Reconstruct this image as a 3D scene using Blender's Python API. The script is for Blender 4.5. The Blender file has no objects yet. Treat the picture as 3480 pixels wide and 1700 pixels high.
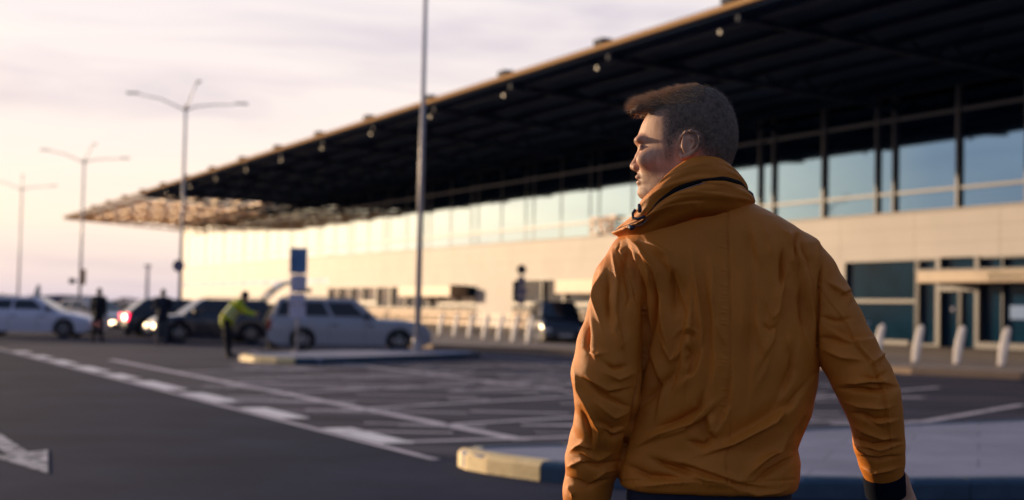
import bpy, bmesh, math, random
import numpy as np
import openvdb
from mathutils import Vector, Matrix
R = math.radians
scn = bpy.context.scene
col = scn.collection
random.seed(7); rng = np.random.default_rng(7)

# ------------------------------------------------------------------ camera
PITCH, ROLL, HC = R(2.4), R(1.226), 1.3
fw = np.array([0, math.cos(PITCH), math.sin(PITCH)])
up0 = np.array([0, -math.sin(PITCH), math.cos(PITCH)])
cr = math.cos(ROLL)*np.array([1, 0, 0.]) + math.sin(ROLL)*up0
cu = math.cos(ROLL)*up0 - math.sin(ROLL)*np.array([1, 0, 0.])
cam = bpy.data.objects.new('camera', bpy.data.cameras.new('camera'))
col.objects.link(cam)
cam.matrix_world = Matrix(((cr[0], cu[0], -fw[0], 0), (cr[1], cu[1], -fw[1], 0), (cr[2], cu[2], -fw[2], HC), (0, 0, 0, 1)))
cam.data.sensor_width = 36; cam.data.lens = 50.69
cam.data.clip_start = 0.05; cam.data.clip_end = 6000
cam.data.dof.use_dof = True; cam.data.dof.focus_distance = 3.2; cam.data.dof.aperture_fstop = 3.1
scn.camera = cam

# ------------------------------------------------------------------ sun, sky, exposure
SUN_AZ, SUN_EL = -53.0, 7.5            # azimuth clockwise from +Y
sd = np.array([math.sin(R(SUN_AZ))*math.cos(R(SUN_EL)), math.cos(R(SUN_AZ))*math.cos(R(SUN_EL)), math.sin(R(SUN_EL))])
sun = bpy.data.objects.new('sun', bpy.data.lights.new('sun', 'SUN')); col.objects.link(sun)
sun.data.energy = 4.2; sun.data.angle = R(0.6); sun.data.color = (1.0, 0.72, 0.44)
sun.rotation_euler = Vector((sd[0], sd[1], sd[2])).to_track_quat('Z', 'Y').to_euler()
scn.view_settings.view_transform = 'Standard'; scn.view_settings.look = 'None'
scn.view_settings.exposure = 0.35; scn.view_settings.gamma = 1.0
scn.cycles.use_denoising = True
scn.cycles.max_bounces = 6; scn.cycles.caustics_reflective = False; scn.cycles.caustics_refractive = False
scn.cycles.sample_clamp_indirect = 6

def ramp(nt, stops, interp='LINEAR'):
    n = nt.nodes.new('ShaderNodeValToRGB'); e = n.color_ramp; e.interpolation = interp
    while len(e.elements) > 1: e.elements.remove(e.elements[-1])
    e.elements[0].position = stops[0][0]; e.elements[0].color = (*stops[0][1], 1)
    for p, c in stops[1:]:
        k = e.elements.new(p); k.color = (*c, 1)
    return n
def build_world():
    w = bpy.data.worlds.new('World'); scn.world = w; w.use_nodes = True
    nt = w.node_tree; nt.nodes.clear(); N = nt.nodes.new; Lk = nt.links.new
    out = N('ShaderNodeOutputWorld'); bg = N('ShaderNodeBackground'); bg.inputs[1].default_value = 0.1
    Lk(bg.outputs[0], out.inputs[0])
    tc = N('ShaderNodeTexCoord')
    sky = N('ShaderNodeTexSky'); sky.sky_type = 'NISHITA'; sky.sun_disc = False
    sky.sun_elevation = R(SUN_EL); sky.sun_rotation = R(SUN_AZ); sky.air_density = 1.2; sky.dust_density = 2.0
    sep = N('ShaderNodeSeparateXYZ'); Lk(tc.outputs['Generated'], sep.inputs[0])
    # thin cloud veil: colour by elevation, brightness by lobes aimed apart from the sun
    el = ramp(nt, [(0, (.64, .56, .62)), (.02, (.80, .67, .64)), (.055, (.97, .81, .67)), (.11, (.89, .785, .73)), (.19, (.86, .78, .765)),
                   (.27, (.78, .73, .75)), (.36, (.58, .57, .66)), (.6, (.30, .36, .50)), (1, (.17, .25, .42))])
    Lk(sep.outputs[2], el.inputs[0])
    nrm = N('ShaderNodeVectorMath'); nrm.operation = 'NORMALIZE'; Lk(tc.outputs['Generated'], nrm.inputs[0])
    def lobe(azim, elev, stops):
        dot = N('ShaderNodeVectorMath'); dot.operation = 'DOT_PRODUCT'; Lk(nrm.outputs[0], dot.inputs[0])
        dot.inputs[1].default_value = (math.sin(R(azim))*math.cos(R(elev)), math.cos(R(azim))*math.cos(R(elev)), math.sin(R(elev)))
        mr = N('ShaderNodeMapRange'); Lk(dot.outputs['Value'], mr.inputs[0]); mr.inputs[1].default_value = -1; mr.inputs[2].default_value = 1
        r_ = ramp(nt, stops); Lk(mr.outputs[0], r_.inputs[0]); return r_
    az0 = lobe(-25, 4, [(0, (.24, .30, .43)), (.3, (.34, .39, .51)), (.5, (.46, .51, .61)), (.62, (.50, .57, .67)), (.72, (.72, .75, .80)), (.84, (.98, .97, .98)), (.92, (1.0, 1.0, 1.0)), (1, (1.02, 1.0, 1.0))])
    glow = lobe(-46, 4, [(.94, (0, 0, 0)), (.965, (.06, .035, .005)), (.975, (.8, .55, .2)), (.988, (2.3, 1.55, .75)), (1, (4.0, 2.7, 1.3))])  # bright sky patch out of view, placed beside the sun to brighten glass reflections
    az = N('ShaderNodeVectorMath'); Lk(az0.outputs[0], az.inputs[0]); Lk(glow.outputs[0], az.inputs[1])
    mul = N('ShaderNodeMixRGB'); mul.blend_type = 'MULTIPLY'; mul.inputs[0].default_value = 1
    Lk(el.outputs[0], mul.inputs[1]); Lk(az.outputs[0], mul.inputs[2])
    # streaky cirrus
    mp = N('ShaderNodeMapping'); mp.inputs['Scale'].default_value = (2.2, 2.2, 13); mp.inputs['Rotation'].default_value = (R(4), R(-5), 0)
    Lk(tc.outputs['Generated'], mp.inputs[0])
    nz = N('ShaderNodeTexNoise'); nz.inputs['Scale'].default_value = 1.7; nz.inputs['Detail'].default_value = 6; nz.inputs['Roughness'].default_value = .52; nz.inputs['Distortion'].default_value = .5
    Lk(mp.outputs[0], nz.inputs[0])
    cl = ramp(nt, [(.32, (.72, .72, .82)), (.5, (.99, .99, 1.0)), (.68, (1.10, 1.06, 1.02))]); Lk(nz.outputs[0], cl.inputs[0])
    m2 = N('ShaderNodeMixRGB'); m2.blend_type = 'MULTIPLY'; m2.inputs[0].default_value = .8
    Lk(mul.outputs[0], m2.inputs[1]); Lk(cl.outputs[0], m2.inputs[2])
    sc = N('ShaderNodeVectorMath'); sc.operation = 'SCALE'; sc.inputs['Scale'].default_value = 8.8; Lk(m2.outputs[0], sc.inputs[0])
    s2 = N('ShaderNodeVectorMath'); s2.operation = 'SCALE'; s2.inputs['Scale'].default_value = .05; Lk(sky.outputs[0], s2.inputs[0])
    ad = N('ShaderNodeVectorMath'); Lk(sc.outputs[0], ad.inputs[0]); Lk(s2.outputs[0], ad.inputs[1])
    Lk(ad.outputs[0], bg.inputs[0])
build_world()

# ------------------------------------------------------------------ helpers
MATS = {}
def mat(name, c, rough=.6, metal=0., ior=1.5, var=0., scale=5., c2=None, bump=0., bscale=40., emit=None, estr=0., coat=0., stretch=None, alpha_wear=None, spec=.5, sheen=0., detail=6, transm=0.):
    if name in MATS: return MATS[name]
    m = bpy.data.materials.new(name); m.use_nodes = True; nt = m.node_tree; b = nt.nodes['Principled BSDF']; N = nt.nodes.new; Lk = nt.links.new
    b.inputs['Base Color'].default_value = (*c, 1); b.inputs['Roughness'].default_value = rough; b.inputs['Metallic'].default_value = metal
    b.inputs['IOR'].default_value = ior; b.inputs['Coat Weight'].default_value = coat; b.inputs['Specular IOR Level'].default_value = spec
    b.inputs['Sheen Weight'].default_value = sheen; b.inputs['Transmission Weight'].default_value = transm
    tc = N('ShaderNodeTexCoord'); mp = N('ShaderNodeMapping'); Lk(tc.outputs['Object'], mp.inputs[0])
    if stretch: mp.inputs['Scale'].default_value = stretch
    if var or c2:
        nz = N('ShaderNodeTexNoise'); nz.inputs['Scale'].default_value = scale; nz.inputs['Detail'].default_value = detail; nz.inputs['Roughness'].default_value = .6
        Lk(mp.outputs[0], nz.inputs[0])
        c2_ = c2 or tuple(x*(1-var) for x in c); c1_ = c if c2 else tuple(min(1, x*(1+var)) for x in c)
        r = ramp(nt, [(.35, c2_), (.65, c1_)]); Lk(nz.outputs[0], r.inputs[0]); Lk(r.outputs[0], b.inputs['Base Color'])
    if bump:
        n2 = N('ShaderNodeTexNoise'); n2.inputs['Scale'].default_value = bscale; n2.inputs['Detail'].default_value = 4; Lk(mp.outputs[0], n2.inputs[0])
        bp = N('ShaderNodeBump'); bp.inputs['Strength'].default_value = bump; bp.inputs['Distance'].default_value = .01
        Lk(n2.outputs[0], bp.inputs['Height']); Lk(bp.outputs[0], b.inputs['Normal'])
    if emit: b.inputs['Emission Color'].default_value = (*emit, 1); b.inputs['Emission Strength'].default_value = estr
    MATS[name] = m; return m
def wear(m, scale, lo, hi, base):
    """patchy worn paint: paint colour gives way to the asphalt colour"""
    nt = m.node_tree; b = nt.nodes['Principled BSDF']; N = nt.nodes.new; Lk = nt.links.new
    tc = N('ShaderNodeTexCoord'); nz = N('ShaderNodeTexNoise'); nz.inputs['Scale'].default_value = scale; nz.inputs['Detail'].default_value = 8; nz.inputs['Roughness'].default_value = .7
    Lk(tc.outputs['Object'], nz.inputs[0])
    r = ramp(nt, [(lo, base), (hi, tuple(b.inputs['Base Color'].default_value)[:3])]); Lk(nz.outputs[0], r.inputs[0]); Lk(r.outputs[0], b.inputs['Base Color'])
    return m

def slabs(m, w_, h_):
    nt = m.node_tree; b = nt.nodes['Principled BSDF']; N = nt.nodes.new; Lk = nt.links.new; src = b.inputs['Base Color'].links[0].from_socket
    tc = N('ShaderNodeTexCoord'); mp = N('ShaderNodeMapping'); mp.inputs['Rotation'].default_value = (0, 0, R(18)); Lk(tc.outputs['Object'], mp.inputs[0])
    br = N('ShaderNodeTexBrick'); br.inputs['Scale'].default_value = 1; br.inputs['Brick Width'].default_value = w_; br.inputs['Row Height'].default_value = h_; br.inputs['Mortar Size'].default_value = .012
    br.inputs['Color1'].default_value = (1, 1, 1, 1); br.inputs['Color2'].default_value = (.84, .84, .86, 1); br.inputs['Mortar'].default_value = (.68, .68, .70, 1); Lk(mp.outputs[0], br.inputs[0])
    mx = N('ShaderNodeMixRGB'); mx.blend_type = 'MULTIPLY'; mx.inputs[0].default_value = 1; Lk(src, mx.inputs[1]); Lk(br.outputs[0], mx.inputs[2]); Lk(mx.outputs[0], b.inputs['Base Color'])
class MB:
    def __init__(s): s.v = []; s.f = []
    def poly(s, pts, flip=False):
        k = len(s.v); s.v += [tuple(p) for p in pts]; i = list(range(k, k+len(pts))); s.f.append(i[::-1] if flip else i)
    def hexa(s, p):       # 8 points: bottom 4 ccw, top 4 ccw
        k = len(s.v); s.v += [tuple(q) for q in p]
        for f in ((3, 2, 1, 0), (4, 5, 6, 7), (0, 1, 5, 4), (1, 2, 6, 5), (2, 3, 7, 6), (3, 0, 4, 7)): s.f.append([k+i for i in f])
    def box(s, x0, x1, y0, y1, z0, z1):
        s.hexa([(x0, y0, z0), (x1, y0, z0), (x1, y1, z0), (x0, y1, z0), (x0, y0, z1), (x1, y0, z1), (x1, y1, z1), (x0, y1, z1)])
    def prism(s, pts2, z0, z1):
        k = len(s.v); n = len(pts2)
        s.v += [(x, y, z0) for x, y in pts2] + [(x, y, z1) for x, y in pts2]
        s.f.append([k+i for i in range(n)][::-1]); s.f.append([k+n+i for i in range(n)])
        for i in range(n): j = (i+1) % n; s.f.append([k+i, k+j, k+n+j, k+n+i])
    def tube(s, pts, rad, n=10, cap=True):
        pts = [np.array(p, float) for p in pts]; rads = rad if hasattr(rad, '__len__') else [rad]*len(pts)
        k0 = len(s.v); prev = None
        for i, p in enumerate(pts):
            d = pts[min(i+1, len(pts)-1)] - pts[max(i-1, 0)]; d = d/np.linalg.norm(d)
            a = np.array([0, 0, 1.]) if abs(d[2]) < .9 else np.array([1., 0, 0])
            if prev is not None: a = prev
            u = a - d*(a@d); u /= np.linalg.norm(u); w = np.cross(d, u); prev = u
            for j in range(n):
                t = 2*math.pi*j/n; s.v.append(tuple(p + rads[i]*(math.cos(t)*u + math.sin(t)*w)))
        for i in range(len(pts)-1):
            for j in range(n):
                a = k0+i*n+j; b = k0+i*n+(j+1) % n; s.f.append([a, b, b+n, a+n])
        if cap:
            s.f.append([k0+j for j in range(n)][::-1]); s.f.append([k0+(len(pts)-1)*n+j for j in range(n)])
    def build(s, name, m, parent=None, smooth=False, origin=None, bevel=0.):
        me = bpy.data.meshes.new(name); v = np.array(s.v, float)
        if origin is not None: v = v - np.array(origin)
        me.from_pydata(v.tolist(), [], s.f); me.update()
        if bevel:
            bm = bmesh.new(); bm.from_mesh(me); bmesh.ops.recalc_face_normals(bm, faces=bm.faces)
            es = [e for e in bm.edges if len(e.link_faces) == 2 and e.calc_face_angle(0) > .5]
            bmesh.ops.bevel(bm, geom=es, offset=bevel, segments=3, affect='EDGES', profile=.5, clamp_overlap=True); bm.to_mesh(me); bm.free()
        return link(name, me, m, parent, smooth)
def link(name, me, m, parent=None, smooth=False):
    o = bpy.data.objects.new(name, me); col.objects.link(o)
    if m: me.materials.append(m)
    if smooth: me.polygons.foreach_set('use_smooth', [True]*len(me.polygons))
    if smooth == 'auto':
        pass
    if parent is not None: o.parent = parent
    return o
def thing(name, label, cat, loc=(0, 0, 0), rz=0., group=None):
    o = bpy.data.objects.new(name, None); col.objects.link(o); o.location = loc; o.rotation_euler = (0, 0, rz); o.empty_display_size = .3
    o['label'] = label; o['category'] = cat
    if group: o['group'] = group
    return o
def tag(o, label, cat, group=None):
    o['label'] = label; o['category'] = cat
    if group: o['group'] = group
    return o
def struct(o): o['kind'] = 'structure'; return o
def copy_tree(o, parent=None):
    c = o.copy(); col.objects.link(c); c.parent = parent
    for ch in list(o.children): copy_tree(ch, c)
    return c

# facade frame: s runs along the terminal, D is the distance in front of the camera line towards it
FA = R(-25.7)
fd = np.array([math.sin(FA), math.cos(FA), 0]); fn = np.array([-fd[1], fd[0], 0])
def Lw(s, D, z=0.): return s*fd - D*fn + np.array([0, 0, z])
DF = 42.8
class BB(MB):           # boxes written in facade coordinates
    def fb(s, s0, s1, D0, D1, z0, z1):
        s.hexa([Lw(s0, D0, z0), Lw(s0, D1, z0), Lw(s1, D1, z0), Lw(s1, D0, z0), Lw(s0, D0, z1), Lw(s0, D1, z1), Lw(s1, D1, z1), Lw(s1, D0, z1)])

# ------------------------------------------------------------------ materials
M = dict(
 asphalt=mat('asphalt', (.032, .041, .074), .85, c2=(.017, .023, .046), scale=.6, bump=.15, bscale=60, spec=.05, detail=10),
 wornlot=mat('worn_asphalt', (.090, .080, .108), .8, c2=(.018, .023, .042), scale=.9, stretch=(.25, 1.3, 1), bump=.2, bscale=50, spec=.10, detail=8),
 pave=mat('paving', (.30, .25, .22), .75, var=.12, scale=1.2, bump=.2),
 island=mat('island_concrete', (.28, .30, .40), .8, c2=(.21, .225, .31), scale=1.3, bump=.3, bscale=30),
 kyel=mat('kerb_yellow_paint', (.92, .72, .36), .6, c2=(.78, .58, .27), scale=9, bump=.4, bscale=40),
 kdark=mat('kerb_dark_paint', (.035, .085, .14), .6, c2=(.025, .06, .10), scale=5, bump=.4, bscale=40),
 clad=mat('cladding', (.50, .465, .455), .58, var=.06, scale=.35, spec=.36),
 glass=mat('coated_glass', (.14, .25, .40), .035, metal=1.0, bump=.02, bscale=.6),
 wglass=mat('window_glass', (.004, .030, .062), .08, spec=.10, var=.3, scale=.5),
 mull=mat('mullion', (.15, .16, .19), .5),
 frame=mat('door_frame', (.055, .055, .078), .45),
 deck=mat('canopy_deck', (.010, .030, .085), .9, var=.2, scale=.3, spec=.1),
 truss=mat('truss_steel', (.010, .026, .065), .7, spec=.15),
 fascia=mat('fascia', (.52, .32, .16), .9, spec=.05),
 doorcan=mat('door_canopy', (.46, .33, .22), .5, var=.08, scale=2),
 letters=mat('sign_letters', (.45, .16, .08), .5),
 pole=mat('galvanised', (.52, .49, .49), .45, metal=.15, var=.08, scale=3),
 lampgrey=mat('lamp_head_grey', (.28, .26, .26), .5),
 bollard=mat('bollard_white', (.80, .74, .68), .45, var=.06, scale=6),
 signblue=mat('sign_blue', (.03, .12, .30), .35, c2=(.16, .30, .52), scale=2.5),
 signgrey=mat('sign_back_grey', (.22, .20, .28), .5, var=.1, scale=4),
 signwhite=mat('sign_white', (.6, .6, .66), .5),
 navy=mat('sign_navy', (.018, .024, .055), .5),
 steel=mat('rail_steel', (.25, .2, .17), .45, metal=.4),
 wallbase=mat('plinth', (.36, .24, .15), .7, var=.08, scale=1),
)
wear(mat('paint_white', (.84, .80, .80), .6), 3.2, .25, .42, (.22, .21, .23)); M['paint'] = MATS['paint_white']
wear(mat('paint_faded', (.60, .54, .58), .65), 2.0, .22, .50, (.17, .16, .19)); M['faded'] = MATS['paint_faded']
wear(mat('paint_arrow', (.60, .57, .58), .6), 6.0, .44, .56, (.05, .05, .07)); M['arrow'] = MATS['paint_arrow']

slabs(M['island'], 1.2, .8); slabs(M['pave'], 1.0, .6)
# ------------------------------------------------------------------ ground, markings, islands, pavement
g = MB(); g.poly([(-2500, -400, 0), (2500, -400, 0), (2500, 4000, 0), (-2500, 4000, 0)]); struct(g.build('ground', M['asphalt']))
def line(mb, a, b, w, z=.008, a2=None):
    a = np.array(a, float); b = np.array(b, float); d = b-a; d /= np.linalg.norm(d); p = np.array([-d[1], d[0]])*w/2
    mb.poly([(*(a-p), z), (*(b-p), z), (*(b+p), z), (*(a+p), z)])
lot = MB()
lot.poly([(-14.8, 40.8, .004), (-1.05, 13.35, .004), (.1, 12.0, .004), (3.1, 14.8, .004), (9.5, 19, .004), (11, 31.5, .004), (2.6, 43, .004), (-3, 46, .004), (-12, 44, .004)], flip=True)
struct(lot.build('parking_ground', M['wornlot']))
A0 = np.array([-13.6, 38.3]); A1 = np.array([-.62, 12.45]); ad = (A1-A0)/np.linalg.norm(A1-A0); an = np.array([-ad[1], ad[0]])
if an[0] > 0: an = -an
mk = MB(); tl0 = MB(); line(tl0, A0 - ad*30, A1, .10)
struct(tl0.build('edge_line', M['faded']))
Ltot = np.linalg.norm(A1-A0)
for u0, u1 in [(2.2, 3.9), (5.0, 7.0), (7.7, 10.1), (10.7, 13.3), (13.8, 15.8), (16.2, 19.0), (19.4, 21.8), (22.5, 24.6), (25.6, 27.7)]:
    line(mk, A0+ad*(u0+.15)-an*.24, A0+ad*(u1-.2)-an*.24, .36, z=.012)
struct(mk.build('lane_line', M['paint']))
fl = MB()
def gl(a, b, w=.13, z=.009): line(fl, a, b, w*1.3, z)
gl((-8.9, 32.3), (.15, 14.5), .16)
gl((-7.2, 40.0), (2.3, 20.8), .14, .0085)
gl((-2.0, 42.5), (6.8, 26.2), .14, .0086)
for k, (a, b) in enumerate([((-3.4, 21.3), (.9, 27.2)), ((-1.9, 18.4), (2.6, 24.2)), ((-.7, 16.2), (3.6, 20.6)), ((-1.15, 13.95), (3.6, 16.6)), ((-5.0, 24.4), (-1.2, 29.6)),
                            ((-6.4, 27.2), (-3.3, 31.4)), ((-2.2, 31.0), (2.5, 36.8)), ((1.2, 24.2), (6.4, 31.2)), ((2.9, 20.4), (8.2, 27.6)), ((3.7, 15.9), (8.0, 22.5)), ((-.2, 28.2), (4.6, 34.2)), ((5.2, 18.3), (4.1, 17.0)), ((-5.9, 30.6), (-3.6, 36.0)), ((-3.0, 26.0), (1.0, 31.4)), ((-.9, 23.0), (3.3, 28.2)), ((1.2, 18.6), (5.2, 23.6)), ((-4.6, 33.0), (-1.6, 37.0)), ((.4, 16.4), (4.6, 18.2)), ((-4.2, 19.9), (-2.6, 19.6))]):
    gl(a, b, .12, .0088+k*.0001)
for k in range(120):       # tyre-polished streaks and old repainted scraps across the lot
    x = random.uniform(-6, 6); y = random.uniform(15, 36); L_ = random.uniform(.5, 2.2)
    if x < -0.5*(y-13)-1.2: continue
    gl((x, y), (x+L_, y+random.uniform(-.15, .35)), random.uniform(.05, .15), .0102+k*.00005)
struct(fl.build('parking_lines', M['faded']))
ar = MB()
ax = np.array([-3.44, 10.87]); bd = np.array([ad[0], ad[1]]); bp_ = np.array([-bd[1], bd[0]])
def AP(u, v): q = ax - bd*u + bp_*v; return (q[0], q[1], .008)
ar.poly([AP(0, 0), AP(1.75, .27), AP(1.6, .09), AP(4.6, .09), AP(4.6, -.10), AP(1.45, -.10), AP(1.4, -.25)])
struct(ar.build('road_arrow', M['arrow']))

def island(top, name, segs):
    """raised traffic island: top sheet outline (ccw), rounded kerb along chosen stretches"""
    t = MB(); k = len(top)
    t.prism(top, .0, .14)
    o = struct(t.build(name, M['island'], bevel=.02))
    stones = []
    for pts, m in segs:
        P = [np.array(p, float) for p in pts]; seg = [np.linalg.norm(P[i+1]-P[i]) for i in range(len(P)-1)]; cum = np.concatenate([[0], np.cumsum(seg)]); ns = max(1, round(cum[-1]/.85))
        at = lambda u: (float(np.interp(u, cum, [p[0] for p in P])), float(np.interp(u, cum, [p[1] for p in P])))
        for q in range(ns):
            a, b = cum[-1]*q/ns+.006, cum[-1]*(q+1)/ns-.006; stones.append(([at(a+(b-a)*k/4) for k in range(5)], m, q))
    allm = {}
    for pts, m, q in stones: allm.setdefault(m.name, []).append((pts, m))
    for key, lst in allm.items():
      s_ = MB()
      for pts, m in lst:
        n = len(pts)
        prof = [(-.015, 0.), (-.015, .11), (.004, .138), (.03, .150), (.14, .152), (.15, .146)]
        P = [np.array(p, float) for p in pts]; rows = []
        for i in range(n):
            d = P[min(i+1, n-1)]-P[max(i-1, 0)]; d /= np.linalg.norm(d); inn = np.array([-d[1], d[0]])
            rows.append([(*(P[i]+inn*u), z) for u, z in prof])
        for i in range(n-1):
            for j in range(len(prof)-1): s_.poly([rows[i][j], rows[i+1][j], rows[i+1][j+1], rows[i][j+1]])
        s_.poly(rows[0]); s_.poly(rows[-1][::-1])
      s_.build('kerb', m, o, smooth=False)
    return o
def arc(c, r, a0, a1, n=8): return [(c[0]+r*math.cos(R(a0+(a1-a0)*i/n)), c[1]+r*math.sin(R(a0+(a1-a0)*i/n))) for i in range(n+1)]
# near island: west nose round, south edge runs right behind the man
south = [(-.40, 12.05), (-.36, 11.83), (-.22, 11.60), (.0, 11.36), (.26, 11.10)]
south2 = [(.26, 11.10), (.8, 10.80), (1.45, 10.52), (2.1, 10.38), (2.9, 10.42), (3.9, 10.66), (5.4, 11.2), (9.5, 12.7)]
north = [(9.8, 20.2), (6.1, 17.2), (4.5, 16.1), (3.1, 15.05), (1.9, 13.95), (.55, 12.75), (-.05, 12.45), (-.3, 12.27)]
island(south+south2[1:]+north, 'traffic_island', [(south, M['kyel']), (south2, M['kdark']), (north, M['kdark'])])
s_a = [(-6.3, 34.2), (-6.25, 33.4), (-5.75, 32.6), (-5.2, 32.15), (-4.75, 31.98)]
s_b = [(-4.75, 31.98), (-4.2, 32.2), (-3.3, 33.8), (-1.2, 37.9), (-.8, 39.4)]
n_a = [(-1.2, 40.6), (-2.6, 40.4), (-4.5, 38.8), (-5.8, 36.3), (-6.3, 34.2)]
island(s_a+s_b[1:]+n_a[:-1], 'traffic_island', [(s_a, M['kyel']), (s_b, M['kdark']), (n_a, M['kdark'])])
# terminal forecourt pavement
kl = [(28, 24.0), (11.46, 32.36), (9.5, 34.1), (6.2, 38.6), (2.74, 43.4), (1.07, 44.75), (-2.5, 46.9), (-5.4, 50.6), (-13, 66), (-70, 184)]
kl = kl[::-1]
pv = MB(); pv.prism([tuple(p) for p in kl]+[tuple(Lw(-20, 50)[:2]), tuple(Lw(205, 50)[:2])], 0.0, .13); o = struct(pv.build('pavement', M['pave']))
kk = MB(); P_ = [np.array(p, float) for p in kl]
for i in range(len(P_)-1):
    d = P_[i+1]-P_[i]; d /= np.linalg.norm(d); nn = np.array([-d[1], d[0]])
    a, b = P_[i]-nn*.0, P_[i+1]
    kk.hexa([(*(a-nn*.03), 0), (*(b-nn*.03), 0), (*(b+nn*.22), 0), (*(a+nn*.22), 0), (*(a-nn*.03), .15), (*(b-nn*.03), .15), (*(b+nn*.22), .15), (*(a+nn*.22), .15)])
kk.build('kerb', M['wallbase'], o)

# ------------------------------------------------------------------ terminal building
bloc = Lw(90, DF+10, 0)
bld = thing('terminal_building', 'long airport terminal with mirrored glass upper wall, pale clad band and deep dark roof overhang', 'building', tuple(bloc))
def part(mb, name, m, parent=bld, **k): return mb.build(name, m, parent, origin=bloc, **k)
SN, SF = -12, 188
# (s0, s1, zbot, ztop) ground-floor openings, near to far
opens = [(8, 53.4, .16, 3.92), (74, 88.7, 1.28, 3.42), (94.7, 128.2, 1.28, 3.1)]
w = BB(); w.fb(SN, SF, DF, DF+.4, 3.92, 5.97)
w.fb(128.2, SF, DF+.003, DF+.4, .13, 3.5)
prev = SN
for s0, s1, z0, z1 in opens:
    w.fb(prev, s0, DF, DF+.4, .13, 3.92); prev = s1
    if z1 < 3.9: w.fb(s0, s1, DF, DF+.4, z1, 3.92)
w.fb(prev, 128.2, DF, DF+.4, .13, 3.92)
w.fb(SN, SF, DF+.5, DF+38, .13, 11.4)
w.v = w.v; part(w, 'wall', M['clad'])
jn = BB()
for s in np.arange(-6.5, 128, 5.02): jn.fb(s-.02, s+.02, DF-.004, DF+.01, 3.93, 5.95)
for z in (4.55, 5.25): jn.fb(SN, SF, DF-.003, DF+.01, z-.012, z+.012)
jn.fb(SN, SF, DF-.06, DF+.1, 5.90, 6.0)
part(jn, 'panel_joint', mat('panel_joint', (.33, .29, .27), .6))
pb = BB()
for s0, s1, z0, z1 in opens[1:]: pb.fb(s0, s1, DF-.02, DF+.4, .13, z0)
part(pb, 'plinth', M['wallbase'])
for q in ((38, 44.6, DF-.25, .42), (48.9, 53.2, DF-.12, .36)):
    tr = BB(); tr.fb(q[0], q[1], q[2], DF+.05, .16, q[3]); part(tr, 'threshold', M['frame'])
# windows
def window(s0, s1, z0, z1, vs, trans, fm, t=.07):
    f = BB()
    for s in [s0+.05, s1-.05]+list(vs): f.fb(s-t/2, s+t/2, DF-.05, DF+.20, z0, z1)
    f.fb(s0, s1, DF-.046, DF+.2, z0, z0+.1); f.fb(s0, s1, DF-.046, DF+.2, z1-.08, z1)
    for a, b, zt, h in trans: f.fb(a, b, DF-.043, DF+.2, zt-h/2, zt+h/2)
    fo = part(f, 'window', fm); p = BB(); p.fb(s0+.01, s1-.01, DF+.15, DF+.3, z0+.01, z1-.01); part(p, 'pane', M['wglass'], fo)
    return fo
window(48.5, 53.4, .16, 3.92, [], [(48.5, 53.4, 2.07, .15)], M['frame'])
window(47.25, 48.45, .16, 3.92, [], [], M['frame'])
window(36.0, 44.75, .16, 3.92, [43.5, 40.2], [], M['frame'])
window(8, 35.9, .16, 3.92, list(np.arange(12, 35, 3.8)), [(8, 35.9, 2.07, .2)], M['frame'])
window(81.2, 88.7, 1.28, 3.42, [84.2], [(81.2, 88.7, 1.75, .26)], M['frame'], .12)
window(74, 81.1, 1.28, 3.42, [77.5], [(74, 81, 1.75, .26)], M['frame'], .12)
window(94.7, 101.5, 1.28, 3.1, [98.2], [(94.7, 101.5, 1.72, .3)], M['frame'], .12)
window(101.6, 111.9, 1.28, 3.1, [103.4, 105.8, 108.4], [], M['frame'], .16)
window(112, 115.2, 1.28, 3.1, [], [], M['frame'], .14)
window(115.3, 128.1, 1.28, 3.1, [118.6, 121.7, 124.9], [(115.3, 128.1, 1.72, .3)], M['frame'], .2)
# sliding door by the near canopy
dr = BB()
for s in (44.85, 47.1): dr.fb(s-.11, s+.11, DF-.12, DF+.25, .16, 3.92)
dr.fb(44.96, 46.99, DF-.11, DF+.25, 2.5, 2.72)
for s in (46.0, 45.95-.05): dr.fb(s-.03, s+.03, DF+.0, DF+.12, .16, 2.5)
door = part(dr, 'door', M['frame'])
p = BB(); p.fb(44.96, 46.99, DF+.13, DF+.28, .16, 2.5); part(p, 'pane', M['wglass'], door)
p = BB(); p.fb(44.96, 46.99, DF+.13, DF+.28, 2.72, 3.92); part(p, 'pane', M['wglass'], door)
def ring_disc(mb, c, r, nx, up, th, n=28):
    c = np.array(c, float); nx = np.array(nx, float); up = np.array(up, float); nn = np.cross(nx, up)
    k = len(mb.v)
    for o in (-th/2, th/2):
        for j in range(n):
            a = 2*math.pi*j/n; mb.v.append(tuple(c+nn*o+r*(math.cos(a)*nx+math.sin(a)*up)))
    mb.f.append([k+j for j in range(n)][::-1]); mb.f.append([k+n+j for j in range(n)])
    for j in range(n): i = (j+1) % n; mb.f.append([k+j, k+i, k+n+i, k+n+j])
p = MB(); ring_disc(p, Lw(46.45, DF+.1, 1.75), .1, -fd, (0, 0, 1), .02); part(p, 'door_sticker', mat('sticker', (.12, .14, .26), .6), door)
scn_ = BB(); scn_.fb(42.15, 43.1, DF-.02, DF+.1, 1.38, 1.92)
part(scn_, 'information_screen', mat('screen_glow', (.02, .05, .09), .3, emit=(.08, .22, .42), estr=.35))
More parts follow.
